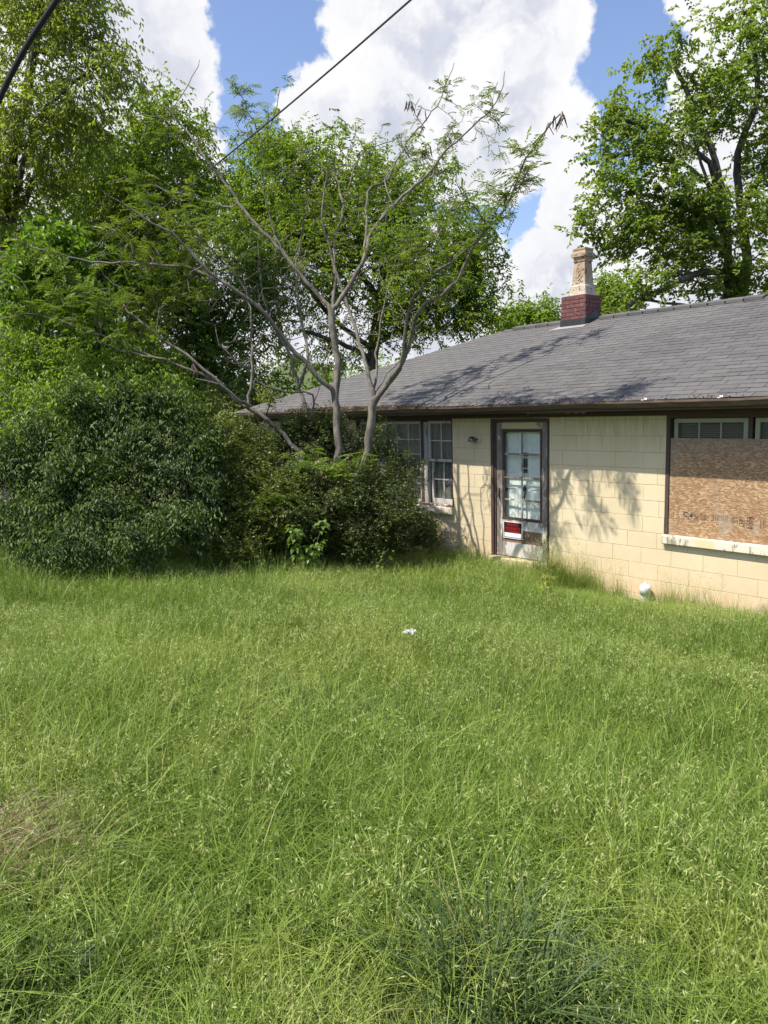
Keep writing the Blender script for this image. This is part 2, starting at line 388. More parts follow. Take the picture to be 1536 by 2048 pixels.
def m_pot():
    m, t, b = newmat('terracotta_pot'); p = pos(t)
    n = t.noise(p, 5, 6, 0.7); n2 = t.noise(p, 14, 6, 0.65); s = t.n('ShaderNodeSeparateXYZ'); t.l(p, s.inputs[0])
    c = t.mix(t.ramp(n.outputs[0], 0.35, 0.65), (0.40, 0.315, 0.21), (0.36, 0.245, 0.165))
    low = t.math('MULTIPLY', t.ramp(s.outputs[2], 5.0, 4.7), t.ramp(n2.outputs[0], 0.35, 0.6))
    c = t.mix(low, c, (0.60, 0.55, 0.46))
    c = t.mix(t.ramp(n2.outputs[0], 0.50, 0.64), c, (0.10, 0.08, 0.065))
    t.l(c, b.inputs['Base Color']); b.inputs['Roughness'].default_value = 0.8; bump(t, b, n2.outputs[0], 0.3, 0.006); return m
M['pot'] = m_pot()
M['bark_grey'] = bark_mat('smooth_grey_bark', (0.060, 0.053, 0.042), (0.205, 0.180, 0.145), 26)
M['bark_dark'] = bark_mat('dark_bark', (0.025, 0.021, 0.018), (0.085, 0.072, 0.06), 12)
M['twig_dead'] = plain('dead_twig', (0.16, 0.13, 0.11), 0.9, 0.3, 12)
M['pod'] = plain('brown_seed_pod', (0.085, 0.05, 0.035), 0.7, 0.4, 30)
M['pod2'] = plain('tan_seed_pod', (0.25, 0.17, 0.11), 0.7, 0.4, 30)
def m_grass(name, ca, cb, cy, amt=1.0, trans=0.28):
    m, t, b = newmat(name); p = pos(t); r = t.n('ShaderNodeObjectInfo').outputs['Random']
    at = t.n('ShaderNodeAttribute', attribute_name='tint').outputs['Fac']
    n = t.noise(p, 0.55, 4, 0.6); n2 = t.noise(p, 1.7, 3, 0.6)
    k = t.math('ADD', t.math('MULTIPLY', r, 0.12), t.math('MULTIPLY', at, 0.88))
    c = t.mix(k, ca, cb)
    y = t.math('MULTIPLY', t.ramp(t.math('ADD', t.math('MULTIPLY', n.outputs[0], 0.6), t.math('MULTIPLY', n2.outputs[0], 0.4)), 0.44, 0.62), 0.62 * amt)
    c = t.mix(y, c, cy)
    c = t.mix(t.math('MULTIPLY', t.math('GREATER_THAN', at, 0.965), 0.7), c, (0.30, 0.26, 0.12))
    t.l(c, b.inputs['Base Color']); b.inputs['Roughness'].default_value = 0.5; b.inputs['Specular IOR Level'].default_value = 0.25
    tr = t.n('ShaderNodeBsdfTranslucent'); t.l(t.mix(1.0, c, (1.5, 1.5, 0.6), 'MULTIPLY'), tr.inputs['Color'])
    mx = t.n('ShaderNodeMixShader'); mx.inputs[0].default_value = trans
    t.l(b.outputs[0], mx.inputs[1]); t.l(tr.outputs[0], mx.inputs[2]); t.l(mx.outputs[0], m.node_tree.nodes['Material Output'].inputs['Surface'])
    return m
M['grass'] = m_grass('meadow_grass', (0.060, 0.118, 0.016), (0.245, 0.345, 0.062), (0.285, 0.350, 0.078))
M['seedhead'] = m_grass('grass_seed_heads', (0.29, 0.35, 0.115), (0.41, 0.45, 0.18), (0.40, 0.43, 0.16))
M['tussock'] = m_grass('blue_green_tussock', (0.030, 0.060, 0.018), (0.110, 0.160, 0.060), (0.070, 0.115, 0.03), 0.4, 0.15)
M['straw'] = m_grass('dry_straw', (0.30, 0.26, 0.15), (0.42, 0.36, 0.23), (0.34, 0.30, 0.15), 0.6)
def m_ground():
    m, t, b = newmat('thatch_ground'); p = pos(t)
    n = t.noise(p, 2.5, 6, 0.65); n2 = t.noise(p, 40, 4, 0.7)
    c = t.mix(t.ramp(n.outputs[0], 0.35, 0.65), (0.060, 0.075, 0.022), (0.10, 0.10, 0.038))
    c = t.mix(t.ramp(n2.outputs[0], 0.5, 0.7), c, (0.11, 0.09, 0.05))
    t.l(c, b.inputs['Base Color']); b.inputs['Roughness'].default_value = 0.95; bump(t, b, n2.outputs[0], 0.6, 0.02); return m
M['ground'] = m_ground()
M['hill'] = plain('far_hill', (0.075, 0.10, 0.035), 0.95, 0.5, 0.25)

# ------------------------------------------------------------------ ground
def gz(x, y):
    x = np.asarray(x, float); y = np.asarray(y, float)
    g = 0.1026 * np.clip(-y, 0, 8.77)
    b = 0.035 * np.sin(x * 1.3 + 0.7 * y) + 0.03 * np.sin(1.9 * y - 0.6 * x + 1.0) + 0.02 * np.sin(3.1 * x + 2.2) * np.cos(2.7 * y)
    return g + b * np.clip(-y / 1.0, 0, 1)
xs = np.unique(np.concatenate([[-400, -250, -150, -90, -60, -45, -35, -28], np.arange(-24, 10.1, 0.5), [14, 20, 30, 50, 90, 200, 400]]))
ys = np.unique(np.concatenate([[-400, -200, -90, -50, -30, -20, -15], np.arange(-12, 4.1, 0.5), [6, 9, 14, 20, 30, 45, 70, 120, 250, 500]]))
GX, GY = np.meshgrid(xs, ys); V = np.stack([GX, GY, gz(GX, GY)], -1).reshape(-1, 3)
nx, ny = len(xs), len(ys); i = (np.arange(ny - 1)[:, None] * nx + np.arange(nx - 1)[None]).ravel()
tag(np_obj('ground', V, np.stack([i, i + 1, i + nx + 1, i + nx], -1), M['ground'], smooth=True), kind='structure')
hv = []; hf = []
for k in range(61):
    a = math.radians(20 + 160 * k / 60); h = 9 + 4 * math.sin(k * 0.7) + 3 * math.sin(k * 1.9 + 1) + rnd.uniform(-0.8, 0.8)
    for (R, z) in ((150, -0.5), (158, h * 0.6), (175, h), (240, -0.5)):
        hv.append((R * math.cos(a), -8.8 + R * math.sin(a), z))
for k in range(60):
    for j in range(3): hf.append((k * 4 + j, k * 4 + j + 1, k * 4 + j + 5, k * 4 + j + 4))
hb = MB(); hb.add(hv, hf); tag(hb.build('far_hills', M['hill'], smooth=True), kind='structure')

# ------------------------------------------------------------------ house
house = thing('house', 'low cream painted block house with grey shingle roof and boarded window', 'house', (-6.5, 3.7, 0))
X0, X1 = -14.0, 1.0
OPEN = [(-10.70, -8.262, 0.985, 2.42), (-10.78, -8.245, 0.845, 0.985), (-7.455, -6.372, -0.1, 2.392), (-4.612, -2.2, 0.915, 2.42), (-4.617, -2.18, 0.79, 0.915)]
def subtract(r, holes):
    rs = [r]
    for (a, b, c, d) in holes:
        out = []
        for (x0, x1, z0, z1) in rs:
            if b <= x0 or a >= x1 or d <= z0 or c >= z1: out.append((x0, x1, z0, z1)); continue
            if a > x0: out.append((x0, a, z0, z1))
            if b < x1: out.append((b, x1, z0, z1))
            xa, xb = max(a, x0), min(b, x1)
            if c > z0: out.append((xa, xb, z0, c))
            if d < z1: out.append((xa, xb, d, z1))
        rs = out
    return rs
wb = MB()
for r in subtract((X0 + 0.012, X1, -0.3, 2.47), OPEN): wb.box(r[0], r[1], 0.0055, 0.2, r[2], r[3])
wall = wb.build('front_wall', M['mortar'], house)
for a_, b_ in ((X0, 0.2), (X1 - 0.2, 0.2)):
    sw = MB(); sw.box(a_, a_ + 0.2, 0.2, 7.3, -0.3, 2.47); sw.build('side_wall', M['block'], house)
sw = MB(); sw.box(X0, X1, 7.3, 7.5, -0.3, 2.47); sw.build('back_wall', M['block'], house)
BH, BL, J = 0.2065, 0.4125, 0.0048
mesh_cache = {}
zrow = 0.29 - 3 * BH; k = -3
while zrow < 2.42:
    z0, z1 = zrow, min(zrow + BH, 2.42)
    off = -5.743 if (k % 2 == 1) else -5.53
    off += rnd.uniform(-0.02, 0.02)
    x = off - math.ceil((off - X0) / BL) * BL
    while x < X1 - 0.02:
        for (a, b, c, d) in subtract((max(x, X0 + 0.015), min(x + BL, X1), z0, z1), OPEN):
            if b - a < 0.03 or d - c < 0.03: continue
            key = (round(b - a, 3), round(d - c, 3))
            if key not in mesh_cache:
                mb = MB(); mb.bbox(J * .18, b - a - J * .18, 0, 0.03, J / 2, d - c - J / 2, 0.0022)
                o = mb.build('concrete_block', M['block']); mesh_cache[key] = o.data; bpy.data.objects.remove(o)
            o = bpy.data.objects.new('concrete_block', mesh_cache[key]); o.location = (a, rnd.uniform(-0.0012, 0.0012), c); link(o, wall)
        x += BL
    zrow += BH; k += 1

# roof -------------------------------------------------
EY, EZ, RY, RZ = -0.46, 2.60, 3.75, 4.17
SL = (RZ - EZ) / (RY - EY); RUN = RY - EY; SLEN = math.hypot(RUN, RZ - EZ); ANG = math.atan(SL)
XL, XR = -14.42, 1.35; XH = XL + RUN                       # hip start of the ridge
t_ = 0.05
rb = MB()
rb.add([(XL, EY, EZ), (XR, EY, EZ), (XR, RY, RZ), (XH, RY, RZ), (XL, 2 * RY - EY, EZ), (XR, 2 * RY - EY, EZ),
        (XL, EY, EZ - t_), (XR, EY, EZ - t_), (XL, 2 * RY - EY, EZ - t_), (XR, 2 * RY - EY, EZ - t_)],
       [(0, 1, 2, 3), (0, 3, 4), (3, 2, 5, 4), (1, 5, 2), (6, 7, 1, 0), (7, 9, 5, 1), (9, 8, 4, 5), (8, 6, 0, 4), (6, 8, 9, 7)])
roof = rb.build('roof', M['underlay'], house)
EXP = 0.143; TABW = 0.306; NR = int(SLEN / EXP)
tabs = []
for r in range(NR + 1):
    s0 = r * EXP - 0.012; s1 = min(s0 + EXP + 0.012, SLEN)
    if s1 - s0 < 0.03: continue
    off = (r % 2) * TABW / 2 + (0.02 if r % 3 else -0.015) + rnd.uniform(-0.012, 0.012)
    x = XL + off - TABW
    yb0 = EY + s0 * math.cos(ANG)
    while x < XR:
        hipx0 = XL + max(0, s0 + 0.05) * math.cos(ANG); a, b = max(x, hipx0), min(x + TABW - 0.007, XR + 0.01)
        if b - a > 0.02: tabs.append((a, b, s0, s1, rnd.random()))
        x += TABW
def slope_pt(x, s, n): return (x, EY + s * math.cos(ANG) - n * math.sin(ANG), EZ + s * math.sin(ANG) + n * math.cos(ANG))
size = []
for i, (a, b, s0, s1, q) in enumerate(tabs):
    px, py, Z = proj(slope_pt((a + b) / 2, s0, 0))
    full = abs(b - a - (TABW - 0.007)) < 1e-6 and abs(s1 - s0 - EXP - 0.012) < 1e-6
    size.append((-1 if not full or px < -30 or px > 1566 or Z < 1 else 1 / Z, i))
size.sort(reverse=True); single = {i for s, i in size[:300] if s > 0}
def tab_mesh(b, a, s0, s1, lift):
    T = 0.0042
    return [(a, s0, lift + 0.002), (b, s0, lift + 0.002), (b, s1, 0.001), (a, s1, 0.001), (a, s0, lift + 0.002 + T), (b, s0, lift + 0.002 + T), (b, s1, 0.004), (a, s1, 0.004)]
TF = [(0, 3, 2, 1), (4, 5, 6, 7), (0, 1, 5, 4), (1, 2, 6, 5), (3, 0, 4, 7)]
var = []
for v_ in range(6):
    mb = MB(); mb.add(tab_mesh(TABW - 0.007, 0, 0, EXP + 0.012, 0.001 + 0.0008 * v_), TF)
    o = mb.build('shingle', M['shingle']); var.append(o.data); bpy.data.objects.remove(o)
st = MB(); tint = []
for i, (a, b, s0, s1, q) in enumerate(tabs):
    if i in single:
        o = bpy.data.objects.new('shingle', var[int(q * 6)]); o.location = slope_pt(a, s0, 0); o.rotation_euler = (ANG, 0, 0); link(o, roof)
    else:
        vs = [slope_pt(*p) for p in tab_mesh(b, a, s0, s1, 0.001 + 0.0045 * q)]
        st.add(vs, TF); tint += [q] * 5
so_ = st.build('shingles', M['shingle'], roof); tag(so_, kind='stuff')
at = so_.data.attributes.new('tint', 'FLOAT', 'FACE'); at.data.foreach_set('value', tint)
# caps along the hip, ridge vents along the ridge
def cap_piece(p, q, w_, name='ridge_cap', h=0.0, parent=roof):
    p, q = np.array(p, float), np.array(q, float); d = norm(q - p); side = norm(np.cross(d, [0, 0, 1.0])); up = np.cross(side, d)
    v = []
    for e, l in ((p, 0.012), (q, 0.004)):
        for s_, dz in ((-w_, -w_ * SL * 0.9), (0, 0.0), (w_, -w_ * SL * 0.9)):
            v.append(e + side * s_ + up * (dz + l + h))
        for s_, dz in ((-w_, -w_ * SL * 0.9), (0, 0.0), (w_, -w_ * SL * 0.9)):
            v.append(e + side * s_ + up * (dz + l + h - 0.008 - h * 0.9))
    f = [(0, 1, 7, 6), (1, 2, 8, 7), (3, 0, 6, 9), (2, 5, 11, 8), (0, 3, 4, 1), (1, 4, 5, 2), (6, 7, 10, 9), (7, 8, 11, 10)]
    mb = MB(); mb.add(v, f); return mb.build(name, M['shingle'], parent)
hipA, hipB = np.array([XL, EY, EZ]), np.array([XH, RY, RZ]); n_ = 34
for k in range(n_): cap_piece(hipA + (hipB - hipA) * (k / n_), hipA + (hipB - hipA) * ((k + 1.15) / n_), 0.12)
x = XH
while x < XR:
    vent = (XH + 0.12 < x < -8.85) or (-7.9 < x < -5.0)
    cap_piece((x, RY, RZ + 0.004), (min(x + 0.31, XR), RY, RZ + 0.004), 0.14, 'ridge_vent' if vent else 'ridge_cap', 0.045 if vent else 0.0); x += 0.29
# eaves
mb = MB(); mb.box(XL + 0.03, XR - 0.03, EY + 0.075, 0.0, 2.488, 2.5); mb.build('soffit', M['brown2'], house)
mb = MB(); mb.box(XL + 0.02, XR - 0.02, EY + 0.05, EY + 0.073, 2.475, 2.59); mb.build('fascia', M['brown2'], house)
mb = MB(); mb.box(X0 - 0.02, X1, -0.027, -0.0045, 2.405, 2.486); mb.build('frieze_board', M['brown'], house)
mb = MB(); mb.box(-6.75, -5.75, -0.036, -0.0285, 2.452, 2.480); mb.build('loose_board', M['door_wood'], house)
gp = [(EY + 0.048, 2.595), (EY + 0.048, 2.512), (EY - 0.035, 2.512), (EY - 0.055, 2.545), (EY - 0.075, 2.57), (EY - 0.075, 2.597), (EY - 0.066, 2.597), (EY - 0.066, 2.573), (EY - 0.047, 2.549), (EY - 0.03, 2.518), (EY + 0.040, 2.518), (EY + 0.040, 2.595)]
gb = MB(); v = []; f = []; xs_ = np.linspace(XL - 0.02, XR, 40)
for i_, x in enumerate(xs_):
    sag = 0.006 * math.sin(x * 1.9) + 0.004 * math.sin(x * 4.3 + 1); n = len(gp)
    for (y, z) in gp: v.append((x, y + 0.3 * sag, z + sag))
    if i_:
        for k in range(n): f.append(((i_ - 1) * n + k, (i_ - 1) * n + (k + 1) % n, i_ * n + (k + 1) % n, i_ * n + k))
f.append(tuple(range(len(gp)))); f.append(tuple(range(len(v) - len(gp), len(v)))[::-1])
gb.add(v, f); gutter = gb.build('gutter', M['gutter'], house)
for x in (-4.66, -5.5, -3.75, -7.3):
    mb = MB(); mb.box(x, x + 0.035, EY - 0.08, EY - 0.01, 2.598, 2.606); mb.box(x, x + 0.035, EY - 0.012, EY - 0.006, 2.606, 2.625); mb.build('gutter_clip', M['pvc'] if x > -5 else M['galv'], gutter)
# leaf litter lying in the gutter
N = 2600; px_ = np.concatenate([rng.uniform(-12.3, -8.4, 2000), rng.uniform(-14, -3.5, 600)]); 
hh = 0.03 * np.exp(-((px_ + 10.9) / 0.9) ** 2) + 0.012
P = np.stack([px_, EY + rng.uniform(-0.07, 0.09, N), 2.592 + rng.random(N) * hh + 0.012], -1)
P[:, 2] += np.clip(P[:, 1] - EY, 0, 1) * SL

# leaves / fronds -------------------------------------------------
def leaf_mesh(p, ax, nr, L, Wd, fold=0.25, curl=0.15):
    ax = norm(ax); sd = norm(np.cross(ax, nr)); n = np.cross(sd, ax)
    L = L[:, None]; Wd = Wd[:, None]
    mid = p + ax * L * 0.45 + n * L * curl * 0.5
    tip = p + ax * L - n * L * curl
    a = mid + sd * Wd / 2 + n * Wd * fold; b = mid - sd * Wd / 2 + n * Wd * fold
    V = np.stack([p, a, tip, b], 1).reshape(-1, 3)
    i = np.arange(len(p)) * 4
    F = np.stack([np.stack([i, i + 1, i + 2], -1), np.stack([i, i + 2, i + 3], -1)], 1).reshape(-1, 3)
    return V, F
def runit(n): return norm(rng.normal(size=(n, 3)))
V, F = leaf_mesh(P, runit(N) * [1, 1, 0.4], runit(N) + [0, 0, 1.0], rng.uniform(0.02, 0.05, N), rng.uniform(0.008, 0.02, N))
M['debris'] = foliage('gutter_leaf_litter', (0.10, 0.07, 0.045), (0.30, 0.22, 0.12), 0.1)
tag(np_obj('leaf_litter', V, F, M['debris'], None, np.repeat(rng.random(N), 2)), 'dry brown leaf litter caught along the roof gutter', 'leaf litter', kind='stuff')

# chimney
CX0, CX1, CY0, CY1 = -8.565, -8.03, 3.38, 3.90
ch = MB(); ch.box(CX0 + 0.008, CX1 - 0.008, CY0 + 0.008, CY1 - 0.008, 3.6, 4.605)
chim = ch.build('chimney', M['brick_mortar'], house)
def brick_obj(w_, d_, loc, cache={}):
    k = (round(w_, 3), round(d_, 3))
    if k not in cache:
        mb = MB(); mb.bbox(0, w_, 0, d_, 0, 0.064, 0.003); o = mb.build('brick', M['brick']); cache[k] = o.data; bpy.data.objects.remove(o)
    o = bpy.data.objects.new('brick', cache[k]); o.location = loc; link(o, chim)
z = 4.605 - 0.0755 * 6
for c in range(6):
    W_ = CX1 - CX0; x = CX0 - (0.104 if c % 2 else 0)
    while x < CX1 - 0.02:
        a, b = max(x, CX0), min(x + 0.197, CX1)
        if b - a > 0.03:
            brick_obj(b - a, 0.02, (a, CY0 + rnd.uniform(-0.002, 0.002), z)); brick_obj(b - a, 0.02, (a, CY1 - 0.02, z))
        x += 0.208
    y = CY0 + 0.021 - (0 if c % 2 else 0.104)
    while y < CY1 - 0.04:
        a, b = max(y, CY0 + 0.023), min(y + 0.197, CY1 - 0.022)
        if b - a > 0.03:
            brick_obj(0.02, b - a, (CX1 - 0.0195 + rnd.uniform(-0.002, 0.002), a, z)); brick_obj(0.02, b - a, (CX0 - 0.0005, a, z))
        y += 0.208
    z += 0.0755
mb = MB(); mb.box(CX0 - 0.012, CX1 + 0.012, CY0 - 0.012, CY0 - 0.004, 3.95, 4.17)
for x in (-8.45, -8.29, -8.15): mb.box(x, x + 0.006, CY0 - 0.015, CY0 - 0.0125, 3.98, 4.165)
mb.add([(CX1 + 0.004, CY0 - 0.012, 3.98), (CX1 + 0.014, CY0 - 0.012, 3.98), (CX1 + 0.014, 3.72, 4.34), (CX1 + 0.004, 3.72, 4.34), (CX1 + 0.014, 4.0, 4.05), (CX1 + 0.004, 4.0, 4.05), (CX1 + 0.014, CY0 - 0.012, 4.17), (CX1 + 0.004, CY0 - 0.012, 4.17)],
       [(0, 1, 6, 7), (7, 6, 2, 3), (3, 2, 4, 5), (1, 4, 2, 6), (0, 7, 3, 5)])
mb.build('flashing', M['blackflash'], chim)
mb = MB(); v = []
for (x, s) in ((CX0 - 0.18, 0), (CX1 + 0.05, 0), (CX1 + 0.05, 0.17), (CX0 - 0.05, 0.17)):
    yy = 3.24 + s; v.append((x, yy, EZ + (yy - EY) * SL + 0.022))
v += [(a, b, c - 0.008) for a, b, c in v]
mb.add(v, [(0, 1, 2, 3), (4, 5, 1, 0), (5, 6, 2, 1), (7, 4, 0, 3)]); mb.build('apron', M['galv'], chim)
PC = (CX1 - 0.20, CY0 + 0.205)
def frus(mb, z0, z1, h0, h1):
    h0, h1 = h0 * 0.83, h1 * 0.83
    v = [(PC[0] + sx * h, PC[1] + sy * h, z) for z, h in ((z0, h0), (z1, h1)) for sx, sy in ((-1, -1), (1, -1), (1, 1), (-1, 1))]
    mb.add(v, [(3, 2, 1, 0), (4, 5, 6, 7), (0, 1, 5, 4), (1, 2, 6, 5), (2, 3, 7, 6), (3, 0, 4, 7)])
mb = MB(); lay = [(4.600, 4.640, .235, .225), (4.640, 4.765, .212, .205), (4.765, 4.785, .205, .178), (4.785, 5.215, .172, .138), (5.215, 5.235, .154, .158), (5.235, 5.285, .140, .148), (5.285, 5.30, .15, .185), (5.30, 5.365, .19, .192), (5.365, 5.385, .175, .165), (5.385, 5.425, .162, .158), (5.425, 5.455, .168, .165)]
for l in lay: frus(mb, *l)
pot = mb.build('chimney_pot', M['pot'], chim)
mb = MB(); n = 20
zc = 5.0
for (rx, rz, rr) in ((0.062, 0.17, 0.010), (0.035, 0.05, 0.010)):
    pts = [(PC[0] + rx * math.cos(2 * math.pi * k / n), PC[1] - 0.143 + (zc + rz * math.sin(2 * math.pi * k / n) - 4.785) * 0.0656, zc + (0.03 if rx < 0.05 else 0) + rz * math.sin(2 * math.pi * k / n)) for k in range(n + 1)]
    mb.tube(pts, rr, 5)
for k in range(9):
    z = zc - 0.12 + 0.027 * k; x = PC[0] + 0.020 * math.sin(k * 2.1)
    mb.lathe([(0.0, -0.02), (0.018, -0.008), (0.018, 0.004), (0, 0.012)], (x, PC[1] - 0.143 + (z - 4.785) * 0.0656, z), 7, axis='y')
mb.build('medallion', M['pot'], chim)

# windows
def frame_box(mb, x0, x1, y0, y1, z0, z1, w_, m=0):
    mb.box(x0, x0 + w_, y0, y1, z0, z1, m); mb.box(x1 - w_, x1, y0, y1, z0, z1, m)
    mb.box(x0 + w_, x1 - w_, y0, y1, z1 - w_, z1, m); mb.box(x0 + w_, x1 - w_, y0, y1, z0, z0 + w_, m)
def lights(par, x0, x1, z0, z1, y, nx_, zs, mat, mw=0.018):
    """glazing: panes and muntins between x0..x1, z0..z1 with nx_ columns and the row lines zs"""
    xe = [x0 + (x1 - x0) * i / nx_ for i in range(nx_ + 1)]; ze = [z0] + list(zs) + [z1]
    for i in range(nx_):
        for j in range(len(ze) - 1):
            mb = MB(); mb.box(xe[i] + 0.003, xe[i + 1] - 0.003, y + 0.010, y + 0.014, ze[j] + 0.003, ze[j + 1] - 0.003); mb.build('pane', M['glass'], par)
    for x in xe[1:-1]:
        mb = MB(); mb.box(x - mw / 2, x + mw / 2, y - 0.004, y + 0.0085, z0, z1); mb.build('muntin', mat, par)
    for z in ze[1:-1]:
        mb = MB(); mb.box(x0, x1, y - 0.006, y + 0.0075, z - mw / 2, z + mw / 2); mb.build('muntin', mat, par)
mb = MB(); mb.box(-10.70, -10.655, -0.006, 0.12, 0.985, 2.42); mb.box(-10.655, -8.275, -0.006, 0.12, 2.375, 2.404); mb.box(-8.275, -8.262, -0.006, 0.12, 0.985, 2.404)
mb.box(-10.165, -10.125, 0.02, 0.12, 0.985, 2.375); mb.box(-9.016, -8.955, 0.02, 0.12, 0.985, 2.375)
winL = mb.build('window', M['brown'], house)
mb = MB(); mb.box(-10.125, -9.985, 0.035, 0.1, 0.99, 2.36); mb.box(-8.955, -8.865, 0.03, 0.1, 0.99, 2.36); mb.build('mullion', M['sash_dim'], winL)
def sash(par, x0, x1, z0, z1, y, w_, nx_, zs, mat, bot=None):
    mb = MB(); bw = bot or w_
    mb.box(x0, x0 + w_, y, y + 0.035, z0, z1); mb.box(x1 - w_, x1, y, y + 0.035, z0, z1)
    mb.box(x0 + w_, x1 - w_, y, y + 0.035, z1 - w_, z1); mb.box(x0 + w_, x1 - w_, y, y + 0.035, z0, z0 + bw)
    mb.build('sash', mat, par); lights(par, x0 + w_, x1 - w_, z0 + bw, z1 - w_, y + 0.01, nx_, zs, mat)
sash(winL, -9.985, -9.018, 0.99, 2.372, 0.055, 0.05, 3, (1.31, 1.56, 1.81, 2.06), M['sash'])
for a, b in ((-8.863, -8.277), (-10.653, -10.167)):
    sash(winL, a, b, 1.70, 2.372, 0.05, 0.042, 2, (2.046,), M['sash'])
    sash(winL, a + 0.03, b, 0.99, 1.735, 0.09, 0.042, 2, (1.40,), M['sash'], 0.085)
mb = MB(); mb.box(-10.65, -8.265, -0.035, 0.05, 0.9655, 1.0); mb.build('wooden_ledge', M['sillwood'], winL)
mb = MB(); mb.bbox(-10.77, -8.25, -0.07, 0.10, 0.85, 0.964, 0.012); mb.build('sill', M['sill'], winL)
v = []; f = []
for k in range(121):
    x = -10.66 + 2.42 * k / 120; y = 0.165 + 0.012 * math.sin(k * 1.1) + 0.006 * math.sin(k * 2.7)
    v += [(x, y, 0.9), (x, y, 2.43)]
    if k: f.append((2 * k - 2, 2 * k, 2 * k + 1, 2 * k - 1))
mb = MB(); mb.add(v, f); mb.build('curtain', M['curtain'], winL)

mb = MB(); mb.box(-4.612, -4.565, -0.006, 0.14, 0.915, 2.404); mb.box(-4.565, -2.2, -0.006, 0.14, 2.372, 2.404); mb.box(-2.24, -2.2, -0.006, 0.14, 0.915, 2.372)
mb.box(-3.645, -3.595, 0.045, 0.14, 0.915, 2.372)
winR = mb.build('window', M['brown'], house)
sash(winR, -4.545, -3.65, 0.93, 2.362, 0.06, 0.05, 3, (1.25, 1.55, 1.83), M['green_sash'])
sash(winR, -3.57, -2.26, 0.93, 2.362, 0.06, 0.05, 4, (1.25, 1.55, 1.83), M['green_sash'])
for x0, x1 in ((-4.50, -3.69), (-3.53, -2.3)):
    for k in range(16):
        z = 2.31 - 0.024 * k; mb = MB()
        mb.add([(x0, 0.155, z - 0.008), (x1, 0.155, z - 0.008), (x1, 0.178, z + 0.008), (x0, 0.178, z + 0.008), (x0, 0.155, z - 0.0065), (x1, 0.155, z - 0.0065), (x1, 0.178, z + 0.0095), (x0, 0.178, z + 0.0095)],
               [(0, 3, 2, 1), (4, 5, 6, 7), (0, 1, 5, 4), (2, 3, 7, 6)]); mb.build('blind_slat', M['blind'], winR)
mb = MB(); mb.bbox(-4.616, -2.18, -0.062, 0.12, 0.795, 0.912, 0.012); mb.build('sill', M['sill'], winR)
mb = MB(); mb.box(-4.6, -2.2, 0.3, 0.31, 0.8, 2.45); mb.build('dark_room_sheet', M['dark'], house)  # near-black sheet behind the blinds; the unlit room's darkness is put into its colour

# door
mb = MB(); mb.box(-7.452, -7.400, -0.012, 0.10, 0.06, 2.388); mb.box(-7.400, -7.372, 0.012, 0.10, 0.06, 2.345); mb.box(-6.404, -6.374, -0.008, 0.10, 0.06, 2.388); mb.box(-7.400, -6.404, -0.012, 0.10, 2.345, 2.388)
doorf = mb.build('door_frame', M['brown'], house)
mb = MB(); mb.bbox(-7.45, -6.34, -0.10, 0.10, 0.10, 0.285, 0.012); mb.build('threshold', M['door_yellow'], doorf)
mb = MB(); dx0, dx1, dy = -7.368, -6.408, 0.03
mb.box(dx0, -7.262, dy, dy + 0.035, 0.30, 2.335); mb.box(-6.515, dx1, dy, dy + 0.035, 0.30, 2.335)
storm = mb.build('storm_door', M['door_wood'], house)
mb = MB(); mb.box(-7.262, -6.515, dy, dy + 0.035, 2.24, 2.335); mb.build('top_rail', M['door_yellow'], storm)
mb = MB(); frame_box(mb, -7.262, -6.515, dy + 0.004, dy + 0.03, 0.86, 2.24, 0.045); mb.build('glazing_frame', M['brown'], storm)
mb = MB(); mb.box(-7.262, -6.515, dy, dy + 0.033, 0.715, 0.86); mb.build('lock_rail', M['door_white'], storm)
mb = MB(); mb.box(-7.262, -6.515, dy + 0.012, dy + 0.025, 0.515, 0.715); mb.build('lower_panel', M['brown_panel'], storm)
mb = MB(); mb.box(-7.262, -6.515, dy, dy + 0.034, 0.30, 0.515); mb.build('bottom_rail', M['door_white'], storm)
lights(storm, -7.217, -6.56, 0.905, 2.195, dy + 0.008, 2, (1.175, 1.512, 1.865), M['door_wood'], 0.026)
mb = MB(); mb.bbox(-6.45, -6.39, dy - 0.006, dy, 0.56, 0.70, 0.002); mb.tube([(-6.404, dy - 0.008, 0.555), (-6.404, dy - 0.008, 0.705)], 0.009, 8); mb.build('hinge', M['brass'], storm)
mb = MB(); mb.bbox(-7.325, -7.300, dy - 0.005, dy - 0.0005, 1.17, 1.34, 0.002); mb.tube([(-7.312, dy - 0.006, 1.25), (-7.312, dy - 0.035, 1.25), (-7.312, dy - 0.04, 1.20)], 0.008, 6); mb.build('latch', M['black_metal'], storm)
iy = 0.125
mb = MB(); mb.box(-7.44, -6.37, iy, iy + 0.04, 0.1, 2.40); inner = mb.build('inner_door', M['inner_white'], house)
def raised(x0, x1, z0, z1):
    mb = MB(); frame_box(mb, x0, x1, iy - 0.012, iy - 0.0005, z0, z1, 0.022); mb.bbox(x0 + 0.05, x1 - 0.05, iy - 0.010, iy - 0.0005, z0 + 0.05, z1 - 0.05, 0.008); mb.build('door_panel', M['inner_white'], inner)
for x0, x1 in ((-7.30, -7.03), (-6.79, -6.52)):
    raised(x0, x1, 1.99, 2.22); raised(x0, x1, 1.52, 1.95); raised(x0, x1, 0.75, 1.36)
mb = MB(); frame_box(mb, -6.975, -6.825, iy - 0.016, iy - 0.0005, 1.56, 1.90, 0.014); mb.build('peephole_frame', M['inner_white'], inner)
for (z0, z1) in ((1.83, 1.88), (1.66, 1.80), (1.58, 1.64)):
    for x in (-6.955, -6.915, -6.875): 
        mb = MB(); mb.box(x, x + 0.026, iy - 0.010, iy - 0.0006, z0, z1); mb.build('grille_slot', M['dark'], inner)
